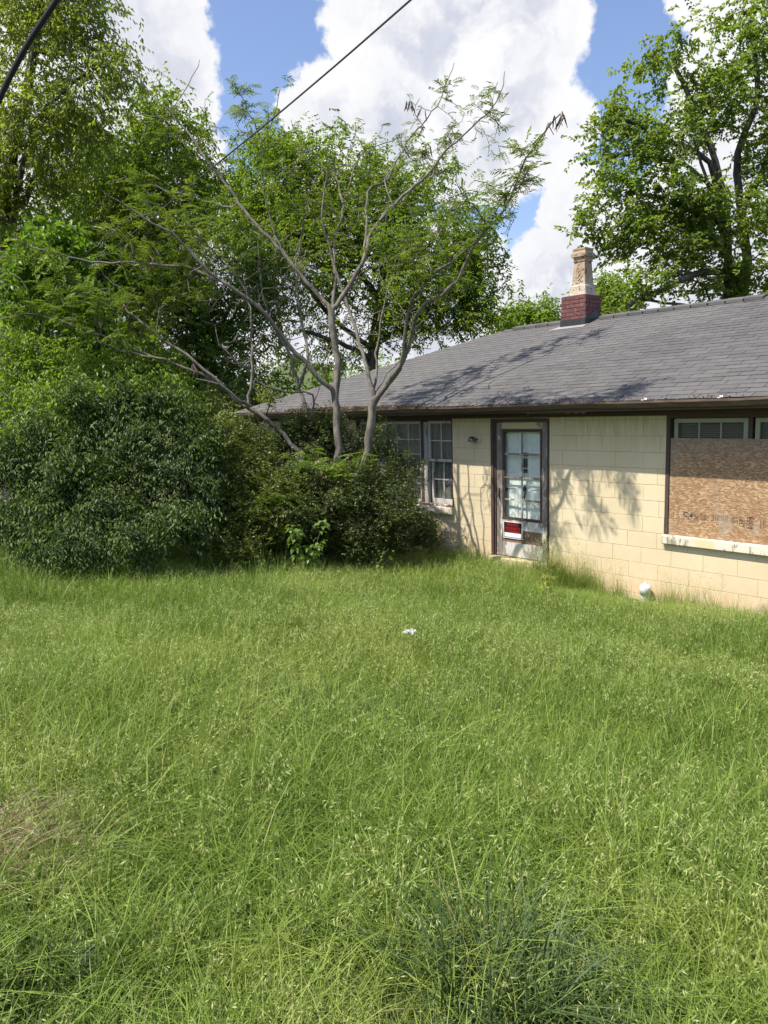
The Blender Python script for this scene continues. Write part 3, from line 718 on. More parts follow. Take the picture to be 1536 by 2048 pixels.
mb = MB(); mb.lathe([(0.0, 0), (0.03, 0), (0.034, -0.012), (0, -0.02)], (-6.90, iy - 0.002, 1.345), 10, axis='y')
mb.tube([(-6.92, iy - 0.02, 1.33), (-6.925, iy - 0.03, 1.26), (-6.915, iy - 0.03, 1.20), (-6.885, iy - 0.03, 1.20), (-6.875, iy - 0.03, 1.26), (-6.88, iy - 0.02, 1.33)], 0.010, 6)
mb.add([(-6.915, iy - 0.008, 1.36), (-6.885, iy - 0.008, 1.36), (-6.90, iy - 0.012, 1.43), (-6.90, iy - 0.001, 1.37)], [(0, 1, 2), (0, 2, 3), (1, 3, 2)])
mb.build('knocker', M['black_metal'], inner)
mb = MB(); mb.lathe([(0.0, -0.06), (0.026, -0.055), (0.03, -0.04), (0.012, -0.03), (0.012, -0.01), (0.03, -0.008), (0.03, 0)], (-7.245, iy, 1.30), 12, axis='y'); mb.build('knob', M['black_metal'], inner)

# sign on the door
def text(s, size_, loc, mat, parent, name='lettering', rot=(math.pi / 2, 0, 0), ax='CENTER', bold=0.0, sx=1.0):
    c = bpy.data.curves.new(name, 'FONT'); c.body = s; c.size = size_; c.align_x = ax; c.align_y = 'CENTER'; c.extrude = 0.0006; c.offset = bold
    c.materials.append(mat); o = bpy.data.objects.new(name, c); o.location = loc; o.rotation_euler = rot; o.scale = (sx, 1, 1)
    me = bpy.data.meshes.new_from_object(o); me.name = name; bpy.data.objects.remove(o)
    o = bpy.data.objects.new(name, me); o.location = loc; o.rotation_euler = rot; o.scale = (sx, 1, 1); link(o, parent); return o
M['sign_white'] = plain('sign_white', (0.72, 0.72, 0.74), 0.35, 0.05, 10); M['sign_black'] = plain('sign_black', (0.012, 0.012, 0.013), 0.35, 0.1, 10); M['sign_red'] = plain('sign_red', (0.50, 0.018, 0.018), 0.35, 0.08, 10)
sg = thing('warning_sign', 'small black and red PRIVATE PROPERTY sign fixed to the weathered door', 'sign', (-7.055, dy - 0.003, 0.58))
sx0, sx1, sz0, sz1 = -7.238, -6.876, 0.578, 0.838
mb = MB(); mb.box(sx0, sx1, dy - 0.006, dy - 0.002, sz0, sz1); mb.build('plate', M['sign_white'], sg)
mb = MB(); frame_box(mb, sx0 + 0.012, sx1 - 0.012, dy - 0.0072, dy - 0.006, sz0 + 0.012, sz1 - 0.012, 0.008); mb.box(sx0 + 0.02, sx1 - 0.02, dy - 0.0072, dy - 0.006, sz0 + 0.088, sz1 - 0.02); mb.build('black_field', M['sign_black'], sg)
cxs = (sx0 + sx1) / 2
text('PRIVATE', 0.066, (cxs - 0.005, dy - 0.008, sz1 - 0.052), M['sign_red'], sg, bold=0.0, sx=0.92)
text('PROPERTY', 0.066, (cxs, dy - 0.008, sz1 - 0.112), M['sign_red'], sg, bold=0.0, sx=0.90)
text('NO TRESPASSING', 0.026, (cxs, dy - 0.008, sz1 - 0.155), M['sign_red'], sg, bold=0.0008, sx=1.25)

# board over the right window
board = thing('strand_board', 'weathered tan strand board nailed over the right hand window', 'board', (-3.4, 0.03, 0.916))
mb = MB(); mb.box(-4.560, -2.245, 0.012, 0.024, 0.9165, 2.125); mb.build('panel', M['osb'], board)
def on_board(px, py): d = ray(px, py); t = (0.0105 - CAM[1]) / d[1]; return CAM + d * t
def stamp(s, px, py, size_, rot=(math.pi / 2, 0, 0), sx=1.0):
    p = on_board(px, py); text(s, size_, (p[0], 0.0112, p[2]), M['stamp'], board, 'stamp', rot, bold=0.001, sx=sx)
stamp('C', 1371, 1029, 0.085); stamp('4', 1382, 1032, 0.095); stamp('5', 1391, 1034, 0.085)
stamp('2', 1483, 1044, 0.07); stamp('SOUT', 1500, 1046, 0.055, (math.pi / 2, math.pi / 2, 0))
mb = MB()
def bars(pxs, py, h, wd=0.006):
    for px in pxs:
        p = on_board(px, py); hh_ = h * rnd.uniform(0.75, 1.1); mb.box(p[0] - wd / 2, p[0] + wd / 2, 0.0105, 0.0118, p[2] - hh_ / 2, p[2] + hh_ / 2)
bars([1339, 1347, 1356], 1028, 0.06, 0.004); bars([1377, 1386, 1395.5, 1400, 1403], 1033, 0.11, 0.004)
bars([1406, 1409, 1411, 1414, 1418, 1422, 1426, 1431, 1435, 1438, 1442, 1446, 1450, 1454], 1036, 0.07, 0.005)
bars([1464, 1467, 1469, 1472, 1475], 1040, 0.09, 0.004); bars([1521, 1527, 1530], 1047, 0.12, 0.004)
for (px, py, w_, h) in ((1483.5, 1044, 0.055, 0.105), (1500, 1046, 0.07, 0.13)):
    p = on_board(px, py); frame_box(mb, p[0] - w_ / 2, p[0] + w_ / 2, 0.0106, 0.0116, p[2] - h / 2, p[2] + h / 2, 0.005)
mb.build('stamp_marks', M['stamp'], board)
for (px, py) in ((1431, 949), (1458, 1027), (1345, 905), (1345, 1050)):
    p = on_board(px, py); mb = MB(); mb.lathe([(0.0, -0.003), (0.008, -0.002), (0.009, 0.0)], (p[0], 0.0118, p[2]), 8, axis='y'); mb.build('nail', M['galv'], board)

# wall lamp
lp = thing('wall_lamp', 'small round wall lamp on the cream wall left of the door', 'lamp', (-7.70, 0, 2.08))
mb = MB(); mb.lathe([(0, -0.022), (0.055, -0.020), (0.068, -0.008), (0.07, 0.0)], (-7.70, -0.002, 2.08), 18, axis='y'); mb.build('wall_plate', M['cream_lamp'], lp, True)
mb = MB(); mb.tube([(-7.705, -0.02, 2.085), (-7.73, -0.05, 2.085), (-7.765, -0.065, 2.08)], 0.014, 8)
mb.build('arm', M['chrome'], lp, True)
mb = MB(); mb.lathe([(0.0, 0.062), (0.030, 0.055), (0.052, 0.035), (0.062, 0.0), (0.062, -0.018), (0.056, -0.018), (0.054, 0.0), (0.04, 0.03), (0, 0.05)], (-7.775, -0.075, 2.068), 16); mb.build('shade', M['chrome'], lp, True)

# cleanout pipe
pp = np.array([-4.80, -0.10]); 
pi_ = thing('cleanout_pipe', 'short white plastic pipe with cap standing beside the cream wall', 'pipe', (pp[0], pp[1], 0))
mb = MB(); mb.lathe([(0.05, -0.1), (0.05, 0.13), (0.047, 0.135)], (pp[0], pp[1], 0), 20); mb.build('pipe', M['pvc'], pi_, True)
mb = MB(); mb.lathe([(0.052, 0.115), (0.067, 0.118), (0.068, 0.215), (0.062, 0.228), (0.05, 0.232)], (pp[0], pp[1], 0), 20); mb.build('coupling', M['pvc'], pi_, True)
mb = MB(); mb.lathe([(0.05, 0.228), (0.05, 0.243), (0.045, 0.248), (0.0, 0.248)], (pp[0], pp[1], 0), 20); mb.box(pp[0] - 0.02, pp[0] + 0.02, pp[1] - 0.02, pp[1] + 0.02, 0.247, 0.268); mb.build('plug', M['pvc'], pi_)
# paper scrap
lc = np.array([-4.10, -4.93]); lz = float(gz(*lc)) + 0.34
n = 14; v = []; f = []
for i in range(n):
    for j in range(n):
        u_, w_ = i / (n - 1) - .5, j / (n - 1) - .5
        v.append((lc[0] + u_ * 0.06 + w_ * 0.02 + rnd.uniform(-.004, .004), lc[1] + u_ * 0.05 + w_ * 0.035 + rnd.uniform(-.004, .004), lz + 0.012 * math.sin(u_ * 9 + w_ * 5) * math.cos(w_ * 8) + rnd.uniform(-.008, .008) - 0.08 * w_ * w_))
for i in range(n - 1):
    for j in range(n - 1): f.append((i * n + j, i * n + j + 1, (i + 1) * n + j + 1, (i + 1) * n + j))
mb = MB(); mb.add(v, f); tag(mb.build('paper_scrap', M['paper']), 'crumpled white scrap of paper lying in the grass', 'litter')

# overhead cables
def cable(name, pts, r, mat, label):
    P = [dep(*p) for p in pts]; Q = []
    for i in range(len(P) - 1):
        for k in range(10): Q.append(P[i] + (P[i + 1] - P[i]) * k / 10)
    Q.append(P[-1]); Q = np.array(Q)
    for _ in range(12): Q[1:-1] = (Q[:-2] + Q[1:-1] * 2 + Q[2:]) / 4
    mb = MB(); mb.tube(Q, r, 8); tag(mb.build(name, mat, None, True), label, 'cable')
cable('service_cable', [(-110, 560, 3.5), (-42, 300, 3.5), (2, 188, 3.5), (50, 95, 3.5), (112, 2, 3.5), (210, -145, 3.5), (330, -330, 3.5)], 0.0130, M['cable'], 'thick black overhead cable crossing the top left corner')
cable('utility_line', [(980, -140, 6.0), (821, 0, 6.6), (690, 115, 7.4), (545, 238, 8.6), (400, 355, 10.3), (280, 455, 12.2), (120, 585, 15.5)], 0.0095, M['cable_grey'], 'long thin grey overhead wire running down into the left trees')
# ------------------------------------------------------------------ vegetation helpers
UPZ = np.array([0, 0, 1.0])
def at_ground(px, py, h=0.0):
    d = ray(px, py); t = 3.0
    for _ in range(40):
        p = CAM + d * t; e = p[2] - (float(gz(p[0], p[1])) + h); t += e / max(0.08, -d[2]) * 0.6
    return CAM + d * t

class Wood:
    def __init__(s, tip=0.006, e=2.3):
        s.P = []; s.par = []; s.r = []; s.L = []; s.dir = []; s.tip = tip; s.e = e
    def node(s, p, par, r=0.0):
        s.P.append(np.asarray(p, float)); s.par.append(par); s.r.append(r)
        if par < 0: s.L.append(0.0); s.dir.append(UPZ)
        else:
            d = s.P[-1] - s.P[par]; l = np.linalg.norm(d); s.L.append(s.L[par] + l); s.dir.append(d / max(l, 1e-6))
        return len(s.P) - 1
    def path(s, pts, r0, r1, step=0.25, wob=0.012):
        pts = np.array(pts, float); n = len(pts)
        seg = np.linalg.norm(np.diff(pts, axis=0), axis=1); tot = seg.sum(); m = max(2, int(tot / step))
        cum = np.concatenate([[0], np.cumsum(seg)]); out = []
        for u in np.linspace(0, tot, m + 1):
            i = min(np.searchsorted(cum, u, 'right') - 1, n - 2); t = (u - cum[i]) / max(seg[i], 1e-6)
            p0 = pts[max(i - 1, 0)]; p1 = pts[i]; p2 = pts[i + 1]; p3 = pts[min(i + 2, n - 1)]
            out.append(0.5 * (2 * p1 + (p2 - p0) * t + (2 * p0 - 5 * p1 + 4 * p2 - p3) * t * t + (3 * p1 - p0 - 3 * p2 + p3) * t ** 3))
        if s.P:
            A = np.array(s.P); j = int(np.argmin(np.linalg.norm(A - out[0], axis=1))); par = j; k0 = 1 if np.linalg.norm(A[j] - out[0]) < 0.2 else 0
        else: par = -1; k0 = 0
        for k in range(k0, len(out)):
            par = s.node(out[k] + rng.normal(size=3) * wob * (k > 0), par, r0 + (r1 - r0) * k / len(out))
        return par
    def grow(s, T, bf=0.25, step=0.35, wob=0.03, maxlink=None):
        A = np.array(s.P); cap = len(A) + len(T) * 40; buf = np.zeros((cap, 3)); Lb = np.zeros(cap); buf[:len(A)] = A; Lb[:len(A)] = s.L; n = len(A)
        d0 = np.array([np.min(np.linalg.norm(A - t, axis=1)) for t in T]); ends = np.zeros(len(T), int)
        for q in np.argsort(d0):
            t = T[q]; c = np.linalg.norm(buf[:n] - t, axis=1) + bf * Lb[:n]; j = int(np.argmin(c)); d = np.linalg.norm(buf[j] - t)
            m = max(1, int(d / step)); ctrl = buf[j] + s.dir[j] * d * 0.4 + rng.normal(size=3) * d * 0.05; par = j
            for k in range(1, m + 1):
                u = k / m; p = (1 - u) ** 2 * buf[j] + 2 * u * (1 - u) * ctrl + u * u * t + (rng.normal(size=3) * wob if k < m else 0)
                par = s.node(p, par); buf[n] = p; Lb[n] = s.L[-1]; n += 1
            ends[q] = par
        return ends
    def mesh(s, name, mat, parent, sides=6, smin=0.0):
        N = len(s.P); acc = np.zeros(N); kids = [[] for _ in range(N)]
        for i in range(N - 1, 0, -1):
            if s.par[i] >= 0: kids[s.par[i]].append(i)
        for i in range(N - 1, -1, -1):
            if not kids[i]: acc[i] = s.tip ** s.e
            rr = max(acc[i] ** (1 / s.e), s.r[i]); s.r[i] = rr; 
            if s.par[i] >= 0: acc[s.par[i]] += acc[i] * 1.0
        r = np.array(s.r); P = np.array(s.P); Vs = []; Fs = []; b = 0
        starts = [(-1, i) for i in range(N) if s.par[i] < 0]
        while starts:
            pp_, i = starts.pop(); ch_ = [i] if pp_ < 0 else [pp_, i]
            while kids[i]:
                ks = sorted(kids[i], key=lambda k: -r[k]); 
                for k in ks[1:]: starts.append((i, k))
                i = ks[0]; ch_.append(i)
            if len(ch_) < 2: continue
            rad = r[ch_].copy()
            if pp_ >= 0: rad[0] = min(rad[0], rad[1] * 1.25)
            if rad.max() < smin: continue
            V, F = tube_np(P[ch_], rad, sides if rad.max() > 0.02 else 4); Vs.append(V); Fs.append(F + b); b += len(V)
        return np_obj(name, np.concatenate(Vs), np.concatenate(Fs), mat, parent, smooth=True)

def sprays(C, O, M, k, Lt, leaf, wid, spread=0.25, wo=0.6, wr=0.7, wd=0.2, droop=0.3, upn=0.8, fold=0.22, curl=0.15, side=0.7):
    n = len(C); C = np.repeat(C, M, 0); O = np.repeat(O, M, 0); m = n * M
    ct = np.clip(np.repeat(rng.normal(0.5, 0.16, n), M) + rng.normal(0, 0.06, m), 0, 1)
    d = norm(O * wo + runit(m) * wr + np.array([0, 0, -wd])); Lm = Lt * rng.uniform(0.6, 1.3, m)
    base = C + rng.normal(size=(m, 3)) * spread - d * (Lm * 0.5)[:, None]
    t = (np.arange(k) + 0.5) / k; t = np.clip(t[None] + rng.normal(0, 0.3 / k, (m, k)), 0, 1)
    p = base[:, None] + d[:, None] * (Lm[:, None] * t)[..., None]; p[..., 2] -= 0.25 * wd * Lm[:, None] * t * t
    sd = norm(np.cross(d, UPZ) + 1e-4); sg_ = np.where(np.arange(k) % 2 == 0, 1.0, -1.0)[None, :, None]
    ax = d[:, None] * 0.55 + sd[:, None] * sg_ * side + np.array([0, 0, -droop]) + rng.normal(size=(m, k, 3)) * 0.22
    nr = UPZ * upn + rng.normal(size=(m, k, 3)) * 0.45
    q = m * k; L = leaf * rng.uniform(0.6, 1.25, q); W = L * wid * rng.uniform(0.8, 1.2, q)
    V, F = leaf_mesh(p.reshape(q, 3), ax.reshape(q, 3), nr.reshape(q, 3), L, W, fold, curl)
    tint = np.clip(np.repeat(ct, k) + rng.normal(0, 0.13, q), 0, 0.93); tint = np.where(rng.random(q) < 0.004, 1.0, tint)
    return V, F, np.repeat(tint, 2)

def blob_pts(blobs, n, edge=2.0):
    w_ = np.array([b[2] * b[3] * (b[6] if len(b) > 6 else 1.0) for b in blobs], float); w_ /= w_.sum(); out = []
    for b, c in zip(blobs, rng.multinomial(n, w_)):
        u = runit(c) * (rng.random(c) ** (1 / edge))[:, None]
        px, py, rx, ry, D, rd = b[:6]; c0 = dep(px, py, D); s = D / FPX
        out.append(c0 + u[:, :1] * rx * s * RGT + u[:, 1:2] * ry * s * UPV + u[:, 2:] * rd * FWD)
    return np.concatenate(out)
def out_dirs(C, wood, ends):
    par = np.array([wood.P[wood.par[e]] if wood.par[e] >= 0 else wood.P[e] for e in ends])
    return norm(C - par + 1e-5)

def make_tree(name, label, cat, base, trunk_pts, blobs, n, sp, lmat, bmat, group=None, r0=0.2, r1=0.06, tip=0.006, bf=0.25, crown='crown', stem='trunk', zmin=0.05, edge=2.0, sides=6, keep=None, smin=0.0):
    root = thing(name, label, cat, tuple(base), group)
    w_ = Wood(tip)
    for j, path in enumerate(trunk_pts):
        a, b = (r0, r1) if j == 0 else (r1 * 1.1, r1 * 0.5)
        if len(path) and isinstance(path[0], tuple) and path[0][0] == 'r': a, b = path[0][1:]; path = path[1:]
        w_.path(path, a, b)
    C = blob_pts(blobs, n, edge); C = C[C[:, 2] > gz(C[:, 0], C[:, 1]) + zmin]
    if keep is not None: C = C[keep(C)]
    ends = w_.grow(C, bf)
    w_.mesh(stem, bmat, root, sides, smin)
    V, F, t = sprays(C, out_dirs(C, w_, ends), **sp)
    if keep is not None:
        ok = keep(V.reshape(-1, 4, 3)[:, 2]); V = V.reshape(-1, 4, 3)[ok].reshape(-1, 3); nq = ok.sum(); i = np.arange(nq) * 4
        F = np.stack([np.stack([i, i + 1, i + 2], -1), np.stack([i, i + 2, i + 3], -1)], 1).reshape(-1, 3); t = np.repeat(t[::2][ok], 2)
    np_obj(crown, V, F, lmat, root, t)
    return root
def outside_house(C):   # nothing grows through the walls or the roof
    x, y, z = C[:, 0], C[:, 1], C[:, 2]
    rz = EZ + np.minimum(np.minimum(y - EY, x - XL), 2 * RY - EY - y) * SL
    inside = (x > XL) & (x < XR) & (y > EY) & (y < 2 * RY - EY) & (z < rz + 0.12) & (z > 2.4)
    return ~(inside | ((y > -0.10) & (x > X0 - 0.05) & (x < X1) & (y < 7.6) & (z < 2.5)))

L = {}
L['willowy'] = foliage('narrow_drooping_leaves', (0.120, 0.170, 0.032), (0.215, 0.265, 0.062), 0.58, tcol=(1.75, 1.75, 0.7))
L['mid'] = foliage('mid_green_leaves', (0.115, 0.175, 0.028), (0.205, 0.270, 0.055), 0.58, tcol=(1.7, 1.75, 0.65))
L['darktree'] = foliage('deep_green_leaves', (0.075, 0.130, 0.022), (0.150, 0.215, 0.040), 0.46)
L['central'] = foliage('spring_green_leaves', (0.095, 0.158, 0.020), (0.180, 0.245, 0.042), 0.54, tcol=(1.65, 1.7, 0.6))
L['maple'] = foliage('maple_leaves', (0.102, 0.158, 0.030), (0.182, 0.238, 0.054), 0.55, 0.40, tcol=(1.65, 1.7, 0.7))
L['shrub_dark'] = foliage('dark_glossy_shrub_leaves', (0.034, 0.066, 0.014), (0.125, 0.178, 0.052), 0.30, 0.50, 0.30)
L['sapling'] = foliage('bright_sapling_leaves', (0.115, 0.190, 0.022), (0.205, 0.285, 0.045), 0.46)
L['broad'] = foliage('broad_bright_leaves', (0.09, 0.17, 0.018), (0.15, 0.25, 0.028), 0.45)
L['box'] = foliage('small_olive_leaves', (0.062, 0.094, 0.016), (0.165, 0.200, 0.040), 0.30, 0.40, 0.45, (0.20, 0.11, 0.04))
L['box2'] = foliage('small_dark_leaves', (0.036, 0.060, 0.013), (0.100, 0.130, 0.028), 0.24, 0.38, 0.45, (0.16, 0.09, 0.04))
L['pale'] = foliage('pale_olive_leaves', (0.13, 0.17, 0.040), (0.21, 0.245, 0.066), 0.36)
L['mimosa'] = foliage('feathery_leaves', (0.080, 0.138, 0.018), (0.170, 0.230, 0.040), 0.36)
L['seedling'] = foliage('seedling_leaves', (0.11, 0.19, 0.03), (0.17, 0.25, 0.05), 0.40)
L['yellow'] = foliage('yellow_green_leaves', (0.22, 0.27, 0.03), (0.30, 0.33, 0.05), 0.40)

def base_at(px, D, z=0.0):
    p = dep(px, 900, D); return np.array([p[0], p[1], z])

# ---------------------------------------------------------------- far and middle trees
b = base_at(10, 16.5)
make_tree('tall_tree', 'tall tree with narrow drooping leaves rising past the top left corner', 'tree', b,
    [[b, dep(14, 640, 16.5), dep(10, 450, 16.4), dep(25, 300, 16.2), dep(60, 150, 16), dep(90, -60, 16)],
     [dep(20, 470, 16.4), dep(60, 270, 15.8), dep(130, 180, 15.3), dep(200, 130, 15.0)],
     [dep(12, 400, 16.4), dep(-60, 250, 16.6), dep(-120, 60, 16.8)], [dep(45, 420, 16.3), dep(95, 290, 16.5), dep(140, 230, 17)]],
    [(70, 60, 110, 150, 16, 2.0), (150, 40, 75, 130, 15.6, 1.4), (40, 290, 120, 110, 16, 1.8), (140, 225, 95, 80, 15.3, 1.2), (-120, 180, 150, 260, 16.5, 2.2, 0.7),
     (205, 150, 60, 45, 15.2, .8), (60, -160, 190, 180, 16, 2.2, 0.6), (30, 430, 90, 90, 16.2, 1.5, 0.7), (255, 165, 28, 16, 15.2, .3)],
    370, dict(M=9, k=13, Lt=0.58, leaf=0.115, wid=0.38, spread=0.25, wo=0.5, wr=0.7, wd=0.30, droop=0.6, upn=0.6), L['willowy'], M['bark_dark'], r0=0.24, r1=0.06)
b = base_at(205, 20.0)
make_tree('leafy_tree', 'rounded mid green tree standing behind the tall left tree', 'tree', b,
    [[b, dep(205, 640, 20), dep(225, 500, 20), dep(280, 380, 19.8), dep(330, 270, 19.6)], [dep(215, 560, 20), dep(250, 400, 20.4), dep(210, 300, 20.5)], [dep(225, 500, 20), dep(330, 440, 19.4), dep(390, 380, 19)]],
    [(235, 330, 110, 100, 20, 1.8), (345, 275, 85, 70, 19.6, 1.4), (300, 420, 130, 90, 19.8, 1.8), (170, 430, 100, 100, 20.4, 1.8, .7), (385, 360, 70, 80, 19.3, 1.1), (330, 215, 50, 25, 19.6, .8), (220, 520, 130, 70, 19.2, 1.4), (110, 540, 100, 80, 19.6, 1.4), (330, 540, 110, 60, 19.2, 1.2)],
    460, dict(M=9, k=12, Lt=0.6, leaf=0.125, wid=0.40, spread=0.27, wo=0.5, wr=0.7, wd=0.30, droop=0.5, upn=0.6), L['mid'], M['bark_dark'], r0=0.2, r1=0.06)
for (px, D, lab, bl, n, br) in (
    (120, 18.5, 'dark shaded tree low behind the bright left saplings', [(90, 600, 170, 110, 18.5, 1.8), (40, 760, 150, 110, 18, 1.6), (200, 690, 150, 120, 18.5, 1.6), (120, 880, 200, 90, 18, 1.5)], 300, [(150, 560, 18.4), (60, 640, 18.2)]),
    (400, 21.0, 'dark tree filling the gap behind the feathery limbs', [(350, 600, 140, 110, 20.5, 1.8), (450, 680, 120, 110, 21, 1.8), (330, 760, 120, 90, 20, 1.5), (520, 560, 90, 90, 21.5, 1.6), (480, 800, 120, 70, 20, 1.4)], 330, [(380, 560, 20.8), (480, 560, 21.2)])):
    b = base_at(px, D)
    make_tree('dense_tree', lab, 'tree', b, [[b, dep(px, 780, D), dep(px + 20, 620, D)]] + [[dep(px, 760, D), dep(*q)] for q in br], bl, n,
        dict(M=9, k=11, Lt=0.6, leaf=0.13, wid=0.42, spread=0.28, wo=0.5, wr=0.7, wd=0.3, droop=0.35), L['darktree'], M['bark_dark'], r0=0.2, r1=0.07, keep=outside_house)
b = base_at(745, 24)
make_tree('spreading_tree', 'broad dense tree behind the house roof in the middle', 'tree', b,
    [[b, dep(745, 720, 24), dep(760, 600, 24), dep(780, 420, 24)], [dep(748, 700, 24), dep(650, 620, 24), dep(560, 480, 23.6)], [dep(748, 690, 24), dep(830, 640, 23.8), dep(930, 560, 23.5)],
     [dep(755, 640, 24), dep(850, 560, 24), dep(900, 420, 24)], [dep(745, 720, 24), dep(690, 690, 23), dep(600, 660, 22.5)], [dep(760, 600, 24), dep(680, 480, 24.5), dep(640, 350, 24.5)]],
    [(560, 345, 110, 85, 24, 1.7), (690, 375, 120, 100, 24.3, 2.0), (820, 405, 110, 105, 24, 2.0), (925, 500, 80, 95, 23.6, 1.7), (600, 480, 150, 110, 23.6, 1.8), (770, 530, 170, 95, 24, 2.0),
     (950, 600, 68, 60, 23.4, 1.3), (860, 640, 150, 50, 23.8, 1.3, 1.2), (480, 420, 80, 100, 23.6, 1.5), (530, 290, 50, 35, 24, 1.0), (975, 520, 40, 40, 23.4, .8), (620, 600, 110, 60, 23.6, 1.6, .45), (640, 700, 120, 45, 24, 1.4, .5)],
    760, dict(M=9, k=12, Lt=0.62, leaf=0.13, wid=0.42, spread=0.28, wo=0.5, wr=0.75, wd=0.25, droop=0.3), L['central'], M['bark_dark'], r0=0.28, r1=0.09, keep=outside_house)
b = base_at(1400, 20.0)
make_tree('maple_tree', 'tall airy tree on the right behind the grey roof', 'tree', b,
    [[b, dep(1405, 640, 20), dep(1450, 610, 20), dep(1455, 470, 20), dep(1440, 360, 19.8), dep(1400, 240, 19.6), dep(1345, 120, 19.3)],
     [('r', 0.15, 0.05), dep(1440, 650, 20), dep(1492, 560, 20.4), dep(1482, 420, 20.4), dep(1475, 310, 20.3), dep(1515, 190, 20), dep(1500, 60, 20)],
     [('r', 0.10, 0.03), dep(1450, 500, 20), dep(1420, 330, 19.6), dep(1330, 280, 19), dep(1250, 240, 18.6)], [('r', 0.08, 0.03), dep(1455, 520, 20), dep(1380, 420, 19.5), dep(1290, 390, 19)],
     [('r', 0.07, 0.03), dep(1440, 400, 20), dep(1370, 330, 19.5), dep(1230, 310, 19)],
     [('r', 0.11, 0.03), dep(1482, 420, 20.4), dep(1530, 330, 20.4), dep(1560, 200, 20)], [('r', 0.06, 0.03), dep(1455, 480, 20), dep(1430, 430, 19), dep(1410, 350, 18.6), dep(1390, 290, 18.4)],
     [('r', 0.10, 0.07), dep(1455, 545, 20), dep(1400, 545, 19.2), dep(1340, 573, 18.6), dep(1255, 612, 18.0), dep(1235, 640, 17.8)], [('r', 0.05, 0.03), dep(1372, 556, 19), dep(1335, 528, 18.8)], [('r', 0.05, 0.03), dep(1450, 620, 20), dep(1370, 612, 18.8), dep(1290, 600, 18.2)]],
    [(1352, 100, 36, 52, 19.3, .9), (1285, 140, 40, 36, 19, .7), (1240, 225, 45, 52, 18.8, .9), (1172, 312, 44, 32, 18.6, .7), (1300, 280, 105, 75, 19.2, 1.6), (1425, 190, 85, 75, 19.8, 1.6),
     (1500, 110, 55, 80, 20, 1.2), (1225, 380, 66, 45, 18.8, 1.0), (1340, 410, 115, 75, 19.3, 1.6), (1240, 475, 70, 38, 18.8, .8), (1310, 495, 80, 40, 19, 1.0), (1430, 450, 95, 80, 19.8, 1.5), (1480, 560, 70, 60, 20, 1.3, 1.3),
     (1400, 540, 70, 50, 19.4, 1.1), (1525, 330, 35, 110, 20.2, 1.2), (1500, 20, 55, 35, 20, 1.0), (1600, 150, 70, 230, 20.2, 1.4, .7), (1600, 480, 80, 120, 20, 1.4, .7), (1290, 575, 60, 25, 18.4, .7, .7), (1165, 450, 25, 12, 18.6, .3, 1.5), (1240, 600, 40, 22, 18, .6)],
    450, dict(M=8, k=11, Lt=0.48, leaf=0.125, wid=0.62, spread=0.22, wo=0.6, wr=0.7, wd=0.15, droop=0.25, upn=0.9, fold=0.15), L['maple'], M['bark_dark'], r0=0.17, r1=0.05, tip=0.006)
for (px, py, D, rx, ry, lab) in ((1062, 640, 32, 62, 24, 'small distant leafy tree left of the chimney'), (1212, 606, 31, 36, 38, 'small distant leafy tree peeking past the chimney right side'), (730, 770, 34, 130, 40, 'distant bright tree glimpsed between the forked trunks'), (250, 790, 33, 170, 60, 'distant tree hidden low behind the left saplings')):
    b = base_at(px, D)
    make_tree('distant_tree', lab, 'tree', b, [[b, dep(px, py + ry, D), dep(px, py, D)]], [(px, py, rx, ry, D, 1.4), (px - rx * .6, py + ry * .5, rx * .6, ry * .7, D, 1.0), (px + rx * .5, py + ry * .6, rx * .6, ry * .6, D, 1.0)], 90,
        dict(M=8, k=9, Lt=0.7, leaf=0.17, wid=0.5, spread=0.35, wo=0.5, wr=0.7, wd=0.2, droop=0.3), L['sapling'] if px > 700 else L['mid'], M['bark_dark'], 'distant trees', r0=0.14, r1=0.05, keep=outside_house)

# ---------------------------------------------------------------- shrubs along the left
def shrub(name, label, px, py, h, blobs, n, sp, lmat, stems=4, bmat=None, group=None, keep=outside_house, r0=0.02):
    b = at_ground(px, py); paths = []
    for k in range(stems):
        t = blobs[k % len(blobs)]; tgt = dep(t[0] + rnd.uniform(-.4, .4) * t[2], t[1] + 0.2 * t[3], t[4]); o = b + np.array([rnd.uniform(-.25, .25), rnd.uniform(-.25, .25), -0.05])
        paths.append([('r', r0, r0 * 0.5), o, o + (tgt - o) * 0.5 + np.array([0, 0, 0.15]), tgt])
    return make_tree(name, label, 'shrub', b, paths, blobs, n, sp, lmat, bmat or M['bark_dark'], group, tip=0.003, bf=0.2, crown='foliage', stem='stems', keep=keep, edge=2.6, sides=5, smin=0.0)
SPD = dict(M=9, k=14, Lt=0.46, leaf=0.062, wid=0.38, spread=0.085, wo=0.75, wr=0.4, wd=0.35, droop=0.65, upn=0.9, side=0.8)
